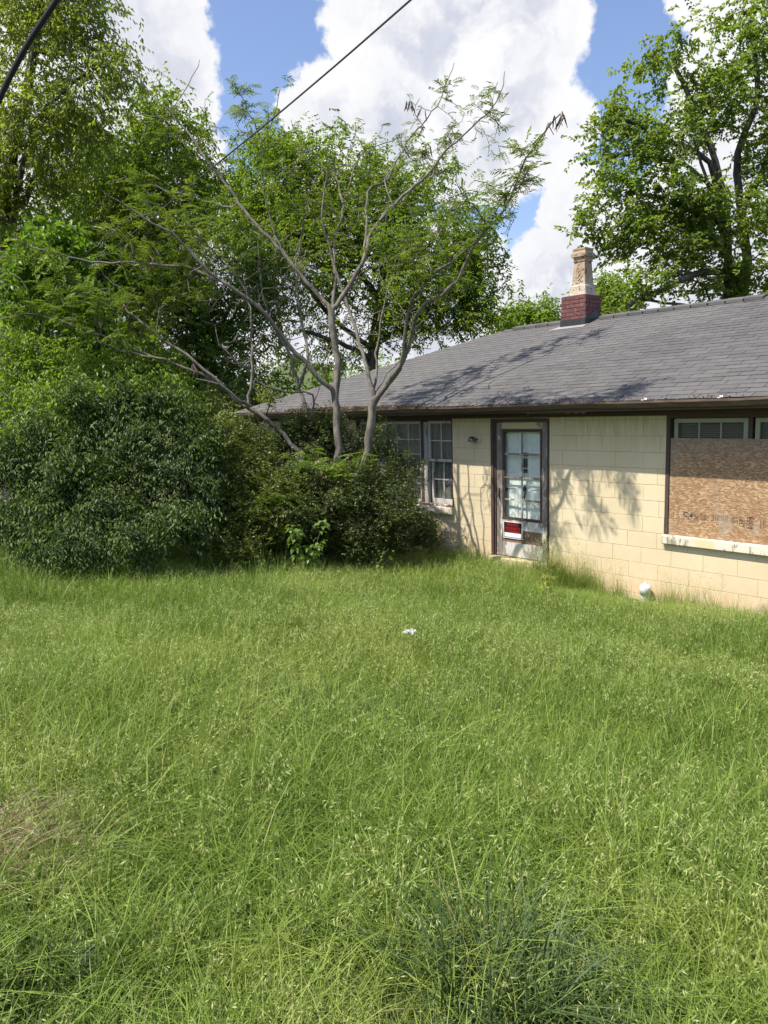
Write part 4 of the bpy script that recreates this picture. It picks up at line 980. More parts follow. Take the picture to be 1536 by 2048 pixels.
shrub('drooping_shrub', 'large dark green shrub with drooping leaves at the left lawn edge', 215, 1120, 2, [(230, 930, 190, 110, 10.1, .4, .3), (120, 1010, 150, 80, 9.8, .4, .3), (340, 1000, 110, 85, 10.0, .4, .3)] +
      [(rnd.uniform(20, 430), 0, 0, 0, 0, 0)][:0] + [(x, y, 13, 34, D, .12, 2.2) for x, y, D in ((150, 800, 9.3), (240, 780, 9.4), (300, 790, 9.5), (60, 850, 9.1), (385, 830, 9.5), (20, 900, 9.1), (420, 900, 9.4), (200, 1000, 8.6), (350, 1050, 8.6), (60, 1080, 8.4), (270, 1085, 8.4), (130, 930, 8.8))] +
      [(px, py, rx, ry, D, .22, 1.6) for px, py, rx, ry, D in ((215, 820, 75, 30, 9.5), (330, 815, 60, 28, 9.6), (120, 880, 60, 30, 9.3), (260, 890, 70, 34, 9.2), (380, 880, 50, 36, 9.5), (40, 930, 70, 34, 9.2), (180, 950, 66, 30, 9.0), (310, 950, 62, 30, 9.1),
       (90, 1010, 60, 26, 8.9), (390, 965, 45, 34, 9.3), (230, 1010, 55, 26, 8.9), (340, 1025, 60, 30, 8.9), (20, 1040, 60, 30, 8.8), (150, 1065, 62, 26, 8.6), (290, 1075, 50, 22, 8.7), (110, 1095, 50, 16, 8.4), (385, 1060, 40, 34, 9.0), (-80, 960, 70, 60, 9.1), (200, 1098, 45, 14, 8.4))],
      400, SPD, L['shrub_dark'], 12)
shrub('bright_sapling', 'bright yellow green sapling arching over the dark left shrub', 120, 1100, 3, [(190, 745, 180, 60, 10.9, .6), (70, 830, 95, 55, 10.0, .4), (300, 740, 90, 60, 11.0, .5), (60, 735, 90, 45, 10.9, .5), (20, 700, 60, 30, 10.8, .4), (130, 800, 90, 40, 10.3, .4), (45, 890, 60, 30, 9.6, .2), (190, 805, 110, 22, 9.7, .15, 1.3), (300, 795, 80, 22, 9.9, .15, 1.2), (90, 850, 60, 20, 9.4, .12)],
      330, dict(M=6, k=10, Lt=0.42, leaf=0.078, wid=0.40, spread=0.14, wo=0.6, wr=0.5, wd=0.4, droop=0.6, upn=0.9, side=0.85), L['sapling'], 5)
shrub('broadleaf_sapling', 'sapling with broad shiny bright leaves high at the left edge', 45, 1090, 4, [(85, 530, 80, 45, 12, .5), (45, 600, 60, 40, 12, .5), (110, 490, 40, 40, 12, .3), (150, 610, 60, 40, 12, .4, .6)],
      70, dict(M=6, k=9, Lt=0.5, leaf=0.12, wid=0.68, spread=0.14, wo=0.5, wr=0.6, wd=0.2, droop=0.6, upn=0.9), L['broad'], 4)
shrub('pale_shrub', 'pale olive shrub beneath the low limb left of the gutter end', 440, 1095, 2, [(412, 828, 45, 38, 11.2, .5), (455, 875, 50, 45, 10.8, .5), (395, 850, 50, 50, 11, .4), (540, 790, 22, 22, 12.2, .2, .5)],
      220, dict(M=8, k=9, Lt=0.24, leaf=0.05, wid=0.5, spread=0.10, wo=0.5, wr=0.7, wd=0.2, droop=0.3), L['pale'], 4)
SPB = dict(M=9, k=10, Lt=0.17, leaf=0.032, wid=0.52, spread=0.07, wo=0.7, wr=0.7, wd=-0.1, droop=-0.05, upn=0.7)
shrub('olive_shrub', 'dense small leaved olive shrub between the dark shrub and trunks', 500, 1105, 2, [(465, 930, 85, 95, 10.35, .5), (530, 1010, 100, 85, 9.95, .5), (440, 1030, 70, 75, 9.75, .4), (545, 965, 50, 45, 10.5, .4)] + [(x, y, r, r * .8, D0_ + .45, .2, 1.5) for x, y, r, D0_ in ((420, 862, 26, 10.0), (440, 870, 20, 10.1), (400, 930, 28, 9.7), (505, 925, 26, 9.8), (450, 960, 36, 9.3), (560, 985, 34, 9.9), (500, 1040, 36, 9.2), (420, 1080, 32, 9.0), (480, 1092, 40, 9.0), (560, 1088, 40, 9.9), (610, 1085, 36, 10.2), (380, 1000, 26, 9.4))],
      900, SPB, L['box'], 6)
shrub('trunkside_shrub', 'dark small leaved shrub around the grey trunks under the window', 705, 1095, 2, [(640, 870, 70, 42, 11.3, .4, 2.0), (570, 866, 36, 26, 11.2, .3, 1.5), (520, 880, 36, 26, 11.6, .3, 1.4), (565, 905, 34, 28, 11.3, .3, 1.6), (540, 935, 40, 30, 11.0, .3, 1.3), (745, 880, 45, 45, 11.5, .35), (800, 930, 38, 24, 11.5, .3), (720, 1030, 120, 75, 10.3, .5), (800, 1015, 55, 65, 10.7, .4), (640, 1000, 70, 75, 10.4, .4), (620, 930, 60, 55, 10.9, .4), (755, 960, 60, 50, 11.0, .4), (830, 1050, 35, 35, 11.1, .3), (690, 940, 60, 50, 11.4, .25, 1.6), (720, 980, 70, 45, 11.2, .25, 1.4)] + [(x, y, r, r * .8, D, .2, 1.5) for x, y, r, D in ((600, 850, 26, 11.0), (660, 845, 26, 11.2), (780, 905, 24, 11.4), (826, 960, 24, 11.3), (650, 1085, 40, 10.3), (720, 1085, 42, 10.0), (790, 1080, 36, 10.5), (840, 1075, 26, 11.0), (690, 1000, 36, 9.9), (620, 1030, 34, 9.8), (760, 1030, 34, 10.2))],
      1400, SPB, L['box2'], 7)
shrub('sillside_shrub', 'little low shrub against the wall under the window sill corner', 850, 1090, 1, [(850, 1062, 26, 30, 11.6, .15), (868, 1070, 14, 20, 11.7, .1)], 36, SPB, L['box'], 3)

# ---------------------------------------------------------------- the grey multi trunk tree
root = thing('feathery_tree', 'leaning grey multi trunk tree with feathery leaves before the house', 'tree', tuple(at_ground(690, 1085)))
mw = Wood(0.0043, 2.9)
def px_path(pts, r0, r1): mw.path([dep(*p) for p in pts], r0 * (0.55 if r0 > 0.062 else 0.70), max(0.0045, r1 * 0.75), 0.14, 0.012)
def z_(pts, d0, d1): n = len(pts) - 1; return [(x, y, d0 + (d1 - d0) * i / n) for i, (x, y) in enumerate(pts)]
px_path(z_([(690, 1110), (690, 1050)], 10.75, 10.75), 0.16, 0.13)
px_path(z_([(692, 1050), (708, 970), (728, 930), (742, 860), (748, 797)], 10.7, 10.5), 0.098, 0.078)
px_path(z_([(748, 797), (737, 755), (727, 714), (717, 685), (707, 642), (694, 605), (668, 520), (645, 440), (655, 340)], 10.5, 10.9), 0.045, 0.012)
px_path(z_([(748, 800), (779, 763), (801, 727), (818, 688), (824, 655), (840, 623), (866, 600), (906, 570), (949, 494), (970, 460), (1008, 422), (1037, 362), (1054, 307), (1092, 261), (1120, 226)], 10.5, 8.2), 0.066, 0.008)
px_path(z_([(779, 763), (800, 735), (808, 690), (822, 608), (851, 561), (881, 536), (923, 510), (961, 468), (1010, 395), (1055, 330)], 10.4, 8.6), 0.038, 0.008)
px_path(z_([(748, 797), (752, 750), (758, 690), (768, 610), (790, 540)], 10.55, 11.0), 0.030, 0.008)
px_path(z_([(748, 800), (765, 760), (790, 730), (812, 712)], 10.5, 10.8), 0.022, 0.010)
px_path(z_([(682, 1050), (676, 960), (675, 886), (671, 790), (675, 730), (668, 665), (664, 622)], 10.85, 10.7), 0.100, 0.066)
px_path(z_([(664, 622), (699, 570), (728, 510), (737, 481), (762, 438), (788, 411), (822, 379), (855, 350), (889, 303), (923, 273), (957, 240), (987, 214), (1003, 180), (1008, 142)], 10.7, 11.6), 0.050, 0.006)
px_path(z_([(728, 510), (735, 438), (741, 375), (771, 362), (805, 303), (822, 269), (851, 240), (881, 201), (898, 151), (906, 127)], 11.0, 11.9), 0.030, 0.006)
px_path(z_([(788, 411), (775, 385), (770, 360), (790, 330)], 10.5, 10.8), 0.02, 0.008)
px_path(z_([(664, 625), (669, 560), (669, 481), (686, 426), (686, 405), (669, 350), (648, 337), (610, 320), (585, 290)], 10.7, 11.9), 0.034, 0.006)
px_path(z_([(686, 405), (720, 312), (756, 290), (796, 278)], 11.5, 12.0), 0.02, 0.006)
px_path(z_([(686, 405), (730, 385), (790, 340), (860, 305)], 11.5, 12.2), 0.018, 0.006)
px_path(z_([(664, 618), (608, 557), (561, 498), (522, 459), (479, 405), (452, 366), (412, 319), (381, 272), (346, 229), (303, 186), (268, 139), (260, 108)], 10.7, 11.2), 0.050, 0.006)
px_path(z_([(479, 416), (432, 407), (373, 391), (334, 381), (303, 370)], 10.9, 11.4), 0.026, 0.008)
px_path(z_([(381, 272), (345, 232), (390, 150), (400, 118)], 11.1, 11.1), 0.012, 0.005)
px_path(z_([(346, 232), (290, 232), (250, 225)], 11.1, 11.3), 0.012, 0.005)
px_path(z_([(452, 366), (415, 240), (400, 215)], 11.0, 10.7), 0.012, 0.005)
px_path(z_([(561, 498), (530, 400), (524, 300), (500, 230), (470, 170)], 10.8, 10.6), 0.022, 0.005)
px_path(z_([(526, 290), (550, 230), (560, 180)], 10.7, 10.6), 0.012, 0.005)
px_path(z_([(671, 790), (632, 746), (590, 704), (557, 665), (531, 629), (505, 604), (479, 584), (444, 561), (412, 541), (381, 498), (338, 463), (295, 440), (248, 409), (205, 381)], 10.75, 9.6), 0.070, 0.010)
px_path(z_([(444, 561), (420, 553), (373, 534), (327, 530), (280, 526), (217, 526), (158, 520), (100, 506), (40, 490)], 10.3, 10.3), 0.034, 0.008)
px_path(z_([(505, 604), (480, 560), (440, 520), (400, 470), (370, 440)], 10.5, 11.0), 0.03, 0.008)
px_path(z_([(684, 1050), (640, 1000), (626, 925), (619, 860), (613, 821), (596, 776), (580, 714), (561, 678), (538, 633), (520, 560), (515, 480)], 10.95, 11.3), 0.072, 0.012)
px_path(z_([(596, 776), (616, 711), (606, 659), (600, 613), (592, 540), (604, 470), (615, 400), (640, 340)], 10.95, 11.2), 0.036, 0.008)
px_path(z_([(684, 1050), (655, 980), (620, 930), (590, 896), (557, 857), (515, 828), (488, 812), (452, 782), (413, 753), (352, 730), (303, 714), (241, 701), (185, 678)], 10.8, 10.2), 0.082, 0.014)
px_path(z_([(303, 714), (228, 678), (176, 662), (130, 646), (65, 629), (-10, 640)], 10.3, 10.0), 0.024, 0.008)
px_path(z_([(452, 782), (423, 750), (391, 724), (352, 694), (309, 665), (254, 623)], 10.4, 10.3), 0.036, 0.018)
px_path(z_([(500, 812), (496, 795), (505, 730), (502, 665), (499, 620), (490, 560)], 10.3, 10.5), 0.036, 0.010)
px_path(z_([(476, 800), (450, 772), (420, 764), (390, 760)], 10.1, 9.8), 0.03, 0.008)
px_path(z_([(620, 845), (628, 800), (622, 788), (560, 782), (520, 765), (500, 745), (440, 690)], 10.9, 10.6), 0.024, 0.010)
px_path(z_([(628, 800), (640, 770), (652, 745), (655, 700)], 10.9, 11.0), 0.014, 0.006)
MB_ = [(330, 470, 190, 75, 10.6, .8), (210, 590, 130, 60, 10.5, .5), (320, 610, 130, 60, 10.6, .5), (120, 620, 120, 50, 10.2, .4, 1.2), (250, 670, 110, 28, 10.3, .3, .6), (360, 560, 120, 60, 10.7, .6), (300, 400, 120, 45, 10.6, .7, .6), (430, 460, 120, 80, 10.7, .8, .7),
       (600, 420, 120, 100, 11.6, .8, .55), (520, 290, 60, 80, 10.8, .6, .5), (480, 200, 25, 40, 10.7, .2, .8), (560, 200, 12, 30, 10.6, .1, .8), (720, 400, 110, 100, 11.8, .8, .5), (840, 480, 110, 80, 9.6, .7, .9), (960, 430, 90, 80, 8.65, .4, .6), (1010, 350, 70, 60, 8.4, .3, .4), (850, 310, 90, 70, 11.8, .6, .5),
       (990, 210, 40, 50, 11.5, .2, .5), (895, 180, 22, 45, 11.8, .2, .8), (340, 240, 60, 40, 11.0, .4, .5), (700, 520, 130, 60, 11.4, .8, .35), (860, 560, 100, 50, 9.5, .4, .8), (1060, 300, 35, 40, 8.3, .2, .7), (60, 540, 80, 60, 10.4, .4, .8)]
C = blob_pts(MB_, 600, 2.4); C = C[outside_house(C)]
ends = mw.grow(C, 0.10, 0.16, 0.012); O = out_dirs(C, mw, ends)
# bare dead twigs in the lower middle of the crown
CD = blob_pts([(545, 600, 75, 80, 10.8, .5), (500, 690, 70, 60, 10.6, .5), (580, 560, 60, 60, 10.9, .4), (700, 680, 60, 60, 10.9, .4), (450, 620, 60, 60, 10.4, .4), (560, 520, 90, 60, 10.8, .5), (420, 580, 80, 60, 10.2, .4), (800, 640, 60, 60, 10.4, .4)], 360, 2.2)
mw.grow(CD, 0.08, 0.12, 0.02)
CT = blob_pts([(480, 250, 90, 90, 10.9, .5, .7), (620, 330, 110, 90, 11.6, .6), (760, 330, 110, 90, 11.8, .6), (880, 270, 90, 90, 11.8, .4), (980, 240, 55, 80, 11.4, .3, .8), (940, 430, 90, 90, 9.0, .4), (1040, 330, 50, 80, 8.4, .2, .8),
     (820, 480, 110, 90, 10.0, .5), (680, 470, 110, 90, 10.8, .6), (340, 330, 80, 80, 11.1, .4, .6), (300, 480, 130, 70, 10.6, .5), (200, 600, 130, 50, 10.4, .4), (870, 590, 80, 50, 9.8, .4, .7)], 430, 2.2)
CT = CT[outside_house(CT)]; e2 = mw.grow(CT, 0.06, 0.12, 0.015); O2 = out_dirs(CT, mw, e2)
mw.mesh('trunk', M['bark_grey'], root, 9)
def fronds(C, O, M_, Lf, np_, flat=0.75):
    n = len(C) * M_; c = np.repeat(C, M_, 0); o = np.repeat(O, M_, 0)
    hd = o * 0.6 + runit(n) * 0.9; hd[:, 2] = hd[:, 2] * (1 - flat) + 0.12; d = norm(hd); L_ = Lf * rng.uniform(0.6, 1.2, n)
    c = c - o * rng.uniform(0, 0.25, n)[:, None] + rng.normal(size=(n, 3)) * 0.03
    up = norm(UPZ + rng.normal(size=(n, 3)) * 0.25); sd = norm(np.cross(d, up)); ct = np.clip(np.repeat(rng.normal(0.5, 0.2, len(C)), M_) + rng.normal(0, 0.1, n), 0, 1)
    t = np.repeat((np.arange(np_) + 0.6) / np_, 2); s = np.tile([1.0, -1.0], np_)
    p = c[:, None] + d[:, None] * (L_[:, None] * t)[..., None]; p[..., 2] -= 0.28 * L_[:, None] * t * t
    ax = sd[:, None] * s[None, :, None] * 0.85 + d[:, None] * 0.6 + np.array([0, 0, -0.12]) + rng.normal(size=(n, 2 * np_, 3)) * 0.10
    q = n * 2 * np_; ln = (L_[:, None] * 0.40 * (1 - 0.45 * np.abs(t - 0.45))).ravel() * rng.uniform(0.8, 1.15, q)
    nr = (up[:, None] + rng.normal(size=(n, 2 * np_, 3)) * 0.2).reshape(q, 3)
    V, F = leaf_mesh(p.reshape(q, 3), ax.reshape(q, 3), nr, ln, ln * 0.24, 0.05, 0.12)
    return V, F, np.repeat(np.clip(np.repeat(ct, 2 * np_), 0, 0.93), 2)
V, F, t = fronds(C, O, 4, 0.185, 7, 0.45)
q_ = rng.random(len(CT)) < 0.75; Va, Fa, ta = fronds(CT[q_], O2[q_], 2, 0.15, 6, 0.3); F = np.concatenate([F, Fa + len(V)]); V = np.concatenate([V, Va]); t = np.concatenate([t, ta])
CS = blob_pts([(590, 940, 50, 40, 10.2, .2), (660, 945, 60, 45, 10.1, .25), (560, 1000, 50, 30, 9.9, .2), (520, 1010, 40, 30, 9.6, .2), (700, 930, 40, 30, 10.3, .2)], 60)
V2, F2, t2 = fronds(CS, norm(runit(len(CS)) + UPZ * .5), 6, 0.20, 7)
np_obj('crown', np.concatenate([V, V2]), np.concatenate([F, F2 + len(V)]), L['mimosa'], root, np.concatenate([t, t2]))
# low sprouts carrying the shaded fronds get their own thin stems
sw_ = Wood(0.004); sw_.path([dep(690, 1060, 10.7), dep(660, 1010, 10.5)], 0.012, 0.008); sw_.grow(CS, 0.1, 0.15); sw_.mesh('sprout_stems', M['bark_grey'], root, 5)
# hanging pods
pm = []
for q in range(3):
    mb = MB(); v = []; f = []; n = 7
    for i in range(n):
        u = i / (n - 1); w_ = 0.011 * math.sin(math.pi * min(1, u * 1.0 + 0.06)) ** 0.6 + 0.001; x = 0.012 * math.sin(u * 3 + q)
        v += [(x - w_, 0.001 * (i % 2), -0.14 * u), (x, 0.004, -0.14 * u), (x + w_, -0.001, -0.14 * u), (x, -0.004, -0.14 * u)]
        if i:
            for k in range(4): f.append(((i - 1) * 4 + k, (i - 1) * 4 + (k + 1) % 4, i * 4 + (k + 1) % 4, i * 4 + k))
    mb.add(v, f); o = mb.build('seed_pod', M['pod'] if q < 2 else M['pod2']); pm.append(o.data); bpy.data.objects.remove(o)
A = np.array(mw.P)
for (px, py, D, n) in ((1100, 240, 8.25, 3), (1122, 235, 8.2, 4), (1110, 235, 8.2, 3), (1071, 345, 8.6, 2), (828, 212, 11.7, 5), (838, 222, 11.7, 4), (803, 200, 11.7, 2), (845, 280, 11.6, 6), (862, 335, 11.2, 4), (850, 270, 11.6, 4), (900, 250, 11.4, 3), (632, 235, 10.9, 3), (616, 240, 10.9, 1), (640, 245, 10.9, 2), (870, 290, 11.4, 3), (375, 215, 11.1, 4), (280, 590, 10.5, 4), (265, 480, 10.6, 4), (285, 520, 10.5, 3), (250, 610, 10.4, 3), (690, 300, 10.8, 2), (1010, 380, 8.5, 3), (400, 470, 10.4, 3), (410, 690, 10.3, 4), (190, 640, 10.2, 3), (590, 330, 10.9, 2)):
    p = dep(px, py, D); j = int(np.argmin(np.linalg.norm(A - p, axis=1)))
    for k in range(n):
        c = A[j] + np.array([rnd.uniform(-.06, .06), rnd.uniform(-.05, .05), rnd.uniform(-.03, .01)])
        o = bpy.data.objects.new('seed_pod', rnd.choice(pm)); o.location = c; o.rotation_euler = (rnd.uniform(-.5, .5), rnd.uniform(-.5, .5), rnd.uniform(0, 6.28)); s = rnd.uniform(0.8, 1.3); o.scale = (s, s, s); link(o, root)

# ---------------------------------------------------------------- little plants
def seedling(name, label, cat, base, h, n, leaf, mat_, spread, bend=(0, 0)):
    root = thing(name, label, cat, tuple(base)); mb = MB(); base = np.array(base)
    stems = []
    for k in range(5):
        a = rnd.uniform(0, 6.28); top = base + np.array([math.cos(a) * spread * rnd.uniform(.2, 1), math.sin(a) * spread * rnd.uniform(.2, 1), h * rnd.uniform(0.55, 1.0)]); pts = [base + (top - base) * u + np.array([0, 0, 0.1 * h * math.sin(math.pi * u)]) for u in np.linspace(0, 1, 6)]
        mb.tube(pts, np.linspace(0.006, 0.002, 6), 5); stems.append(pts)
    mb.build('stems', M['bark_grey'], root)
    ms = []
    for q in range(3):
        lm = MB(); c = 0.18 + 0.1 * q
        for s_ in (-1, 1):                       # toothed half blades folded along the midrib
            v = [(0, 0, 0), (0.5, s_ * 0.24, 0.06), (0.33, s_ * 0.36, 0.05), (0.62, s_ * 0.30, 0.02), (0.60, s_ * 0.20, 0.0), (1.0, 0, -c), (0.55, 0, 0.02)]
            lm.add(v, [(0, 6, 1, 2), (6, 4, 3, 1), (6, 5, 4)] if s_ < 0 else [(0, 2, 1, 6), (6, 1, 3, 4), (6, 4, 5)])
        o = lm.build('leaf', mat_); me = o.data; a_ = me.attributes.new('tint', 'FLOAT', 'FACE'); a_.data.foreach_set('value', [0.3 + 0.25 * q] * len(me.polygons)); ms.append(me); bpy.data.objects.remove(o)
    for k in range(n):
        st_ = rnd.choice(stems); u = rnd.uniform(0.25, 1.0) * 5; i = min(int(u), 4); p = st_[i] + (st_[i + 1] - st_[i]) * (u - i)
        a = rnd.uniform(0, 6.28); o = bpy.data.objects.new('leaf', rnd.choice(ms)); o.location = p + np.array([math.cos(a), math.sin(a), 0]) * rnd.uniform(0, 0.06); s = leaf * rnd.uniform(0.7, 1.25); o.scale = (s, s, s)
        o.rotation_euler = (rnd.uniform(-.4, .4), rnd.uniform(0.0, 0.7), a); link(o, root)
    return root
def stand(px, D): p = dep(px, 1100, D); return np.array([p[0], p[1], float(gz(p[0], p[1]))])
g1 = stand(612, 9.45); seedling('tree_seedling', 'bright young tree seedling in front of the dark shrub', 'seedling', g1, 0.98, 150, 0.092, L['seedling'], 0.34)
g2 = at_ground(1093, 1222); seedling('yellow_seedling', 'small yellow green seedling in the grass below the door', 'seedling', g2, 0.52, 75, 0.060, L['yellow'], 0.12)
g3 = stand(752, 9.9); seedling('weed_plant', 'leafy weed sprouting before the shrub right of the young seedling', 'weed', g3, 0.55, 50, 0.065, L['seedling'], 0.25)
fl = thing('wildflower', 'white flat topped wildflower against the cream wall', 'flower', (-8.22, -0.22, 0.02)); mb = MB(); ub = MB()
for (dx, dy_, h) in ((0, 0, 0.44), (-0.13, -0.03, 0.40), (0.12, 0.02, 0.36), (-0.05, -0.08, 0.33)):
    x, y = -8.22 + dx, -0.24 + dy_; mb.tube([(x * 0.3 - 8.22 * 0.7, -0.23, 0.0), (x, y, h * 0.6), (x, y, h)], [0.004, 0.003, 0.002], 5)
    for k in range(26):
        a = rnd.uniform(0, 6.28); r = 0.055 * math.sqrt(rnd.random()); c = (x + r * math.cos(a), y + r * math.sin(a), h + 0.03 - 2 * r * r); s = 0.010
        ub.add([(c[0] - s, c[1], c[2]), (c[0], c[1] - s, c[2] + .002), (c[0] + s, c[1], c[2]), (c[0], c[1] + s, c[2] + .003)], [(0, 1, 2, 3)])
        if k % 3 == 0: mb.tube([(x, y, h), c], 0.0012, 3)
mb.build('stems', L['seedling'], fl); ub.build('flower_head', plain('flower_white', (0.62, 0.62, 0.48), 0.8, 0.1, 20), fl)

# ---------------------------------------------------------------- grass
def tuft_arrays(nb, rad, h0, h1, w0, w1, lean, heads=0, hh=(0.45, 0.62), seed=0, segs=4, droop=0.5, stem_t=0.5):
    r_ = np.random.default_rng(seed); Vs = []; Fs = []; T = []; MI = []; b = 0
    def blade(p, h, w_, az, ln, tint, mi, segs=segs, curve=1.8):
        nonlocal b
        u = np.linspace(0, 1, segs + 1); d = np.array([math.cos(az), math.sin(az), 0]); s = np.array([-d[1], d[0], 0]); tw = r_.uniform(-.8, .8)
        s = s * math.cos(tw) + d * math.sin(tw)
        c = p + d * (ln * h * u ** curve)[:, None] + UPZ * (h * (u - min(0.75, 0.5 * ln) * u ** 2.6))[:, None]; wd = w_ * (1 - u ** 1.7) + 0.0004
        V = np.stack([c - s * wd[:, None] / 2, c + s * wd[:, None] / 2], 1).reshape(-1, 3); Vs.append(V)
        for i in range(segs): Fs.append((b + 2 * i, b + 2 * i + 1, b + 2 * i + 3, b + 2 * i + 2)); T.append(tint); MI.append(mi)
        b += len(V); return c
    for k in range(nb):
        a = r_.uniform(0, 6.28); q = rad * math.sqrt(r_.random()); az = a + r_.normal(0, 0.8)
        blade(np.array([q * math.cos(a), q * math.sin(a), 0]), r_.uniform(h0, h1), r_.uniform(w0, w1), az, abs(r_.normal(lean, lean * 0.6)), r_.random(), 0)
    for k in range(heads):
        a = r_.uniform(0, 6.28); q = rad * math.sqrt(r_.random()); az = r_.uniform(0, 6.28)
        c = blade(np.array([q * math.cos(a), q * math.sin(a), 0]), r_.uniform(*hh), 0.0024, az, r_.uniform(0.15, 0.5), stem_t, 0, 6, 2.4)
        for j in range(int(r_.integers(7, 13))):
            u = r_.uniform(0.62, 1.0) * 6; i = min(int(u), 5); p = c[i] + (c[i + 1] - c[i]) * (u - i); aa = r_.uniform(0, 6.28)
            dr = np.array([math.cos(aa), math.sin(aa), 0]) * 0.5 + np.array([math.cos(az), math.sin(az), 0]) * 0.5; p = p + dr * r_.uniform(0.005, 0.03) + UPZ * r_.uniform(-.02, .004)
            ax = norm(dr * 0.8 + np.array([0, 0, -droop]) + r_.normal(size=3) * 0.25); l = r_.uniform(0.017, 0.031); w_ = r_.uniform(0.0030, 0.0052); s = norm(np.cross(ax, r_.normal(size=3)))
            Vs.append(np.array([p, p + ax * l * .4 + s * w_ / 2, p + ax * l, p + ax * l * .4 - s * w_ / 2])); Fs.append((b, b + 1, b + 2, b + 3)); T.append(r_.random()); MI.append(1); b += 4
    return np.concatenate(Vs), np.array(Fs), np.array(T), np.array(MI)
def tuft(name, mats, *a, **k):
    V, F, T, MI = tuft_arrays(*a, **k); return np_obj(name, V, F, mats, None, T, MI, linkit=False)
def rotz(V, a): c, s_ = math.cos(a), math.sin(a); return np.stack([V[:, 0] * c - V[:, 1] * s_, V[:, 0] * s_ + V[:, 1] * c, V[:, 2]], -1)
def patch(name, mats, pool, weights, n, size, seed):
    """a square of turf: many tufts in one mesh"""
    r_ = np.random.default_rng(seed); Vs = []; Fs = []; T = []; MI = []; b = 0; m = int(math.sqrt(n))
    for i in range(m):
        for j in range(m):
            pk = int(r_.choice(len(pool), p=weights)); V, F, t, mi = pool[pk]; t = t * (0.35 if pk >= 14 else 1.0); V = rotz(V, r_.uniform(0, 6.28)) * r_.uniform(0.55, 1.12)
            lx, ly = r_.normal(0, .16, 2); V = V + np.stack([V[:, 2] * lx, V[:, 2] * ly, 0 * lx * V[:, 2]], -1)
            V = V + np.array([((i + r_.uniform(0, 1)) / m - .5) * size, ((j + r_.uniform(0, 1)) / m - .5) * size, 0])
            Vs.append(V); Fs.append(F + b); b += len(V); T.append(np.where(t > 0.965, 0.99, np.clip(0.68 * t + 0.30 * r_.random(), 0, 0.95))); MI.append(mi)
    return np_obj(name, np.concatenate(Vs), np.concatenate(Fs), mats, None, np.concatenate(T), np.concatenate(MI), linkit=False)
def scatter(name, kinds, P, idx, rot, scl, kind='stuff', label=None):
    """one object: a point per tuft, a geometry node instance of a tuft on each"""
    colx = bpy.data.collections.new(name + '_source')
    for q, o in enumerate(kinds): o.name = '%s_%03d' % (name, q); colx.objects.link(o)
    me = bpy.data.meshes.new(name); me.vertices.add(len(P)); me.vertices.foreach_set('co', np.asarray(P, np.float32).ravel())
    a = me.attributes.new('kind_index', 'INT', 'POINT'); a.data.foreach_set('value', np.asarray(idx, np.int32))
    a = me.attributes.new('turn', 'FLOAT_VECTOR', 'POINT'); a.data.foreach_set('vector', np.asarray(rot, np.float32).ravel())
    scl = np.asarray(scl, np.float32); scl = np.repeat(scl[:, None], 3, 1) if scl.ndim == 1 else scl
    a = me.attributes.new('size', 'FLOAT_VECTOR', 'POINT'); a.data.foreach_set('vector', np.ascontiguousarray(scl).ravel())
    o = bpy.data.objects.new(name, me); COL.objects.link(o)
    ng = bpy.data.node_groups.new(name, 'GeometryNodeTree'); ng.interface.new_socket('Geometry', in_out='INPUT', socket_type='NodeSocketGeometry'); ng.interface.new_socket('Geometry', in_out='OUTPUT', socket_type='NodeSocketGeometry')
    N = ng.nodes; gi = N.new('NodeGroupInput'); go = N.new('NodeGroupOutput'); ip = N.new('GeometryNodeInstanceOnPoints'); ci = N.new('GeometryNodeCollectionInfo')
    ci.inputs['Collection'].default_value = colx; ci.inputs['Separate Children'].default_value = True; ci.inputs['Reset Children'].default_value = True
    def attr(nm, ty):
        n = N.new('GeometryNodeInputNamedAttribute'); n.data_type = ty; n.inputs['Name'].default_value = nm; return n.outputs['Attribute']
    lk = ng.links.new; lk(gi.outputs[0], ip.inputs['Points']); lk(ci.outputs[0], ip.inputs['Instance']); ip.inputs['Pick Instance'].default_value = True
    lk(attr('kind_index', 'INT'), ip.inputs['Instance Index']); lk(attr('turn', 'FLOAT_VECTOR'), ip.inputs['Rotation']); lk(attr('size', 'FLOAT_VECTOR'), ip.inputs['Scale']); lk(ip.outputs[0], go.inputs[0])
    md = o.modifiers.new('scatter', 'NODES'); md.node_group = ng
    tag(o, label, None, None, kind); return o
gm = [M['grass'], M['seedhead']]
plain_t = [tuft_arrays(24, 0.095, 0.22, 0.46, 0.0036, 0.0074, 0.80, 0, seed=s) for s in range(5)]
some_t = [tuft_arrays(20, 0.095, 0.22, 0.44, 0.0036, 0.0074, 0.80, 2, (0.32, 0.46), seed=10 + s) for s in range(5)]
many_t = [tuft_arrays(14, 0.095, 0.20, 0.42, 0.0034, 0.0070, 0.85, 8, (0.30, 0.44), seed=20 + s) for s in range(4)]
coarse_t = [tuft_arrays(22, 0.08, 0.26, 0.55, 0.0036, 0.0076, 0.85, 1, (0.35, 0.5), seed=30 + s) for s in range(3)]
pool = plain_t + some_t + many_t + coarse_t
def wts(a, b_, c, d): v = np.array([a / 5] * 5 + [b_ / 5] * 5 + [c / 4] * 4 + [d / 3] * 3); return v / v.sum()
PS = 0.5
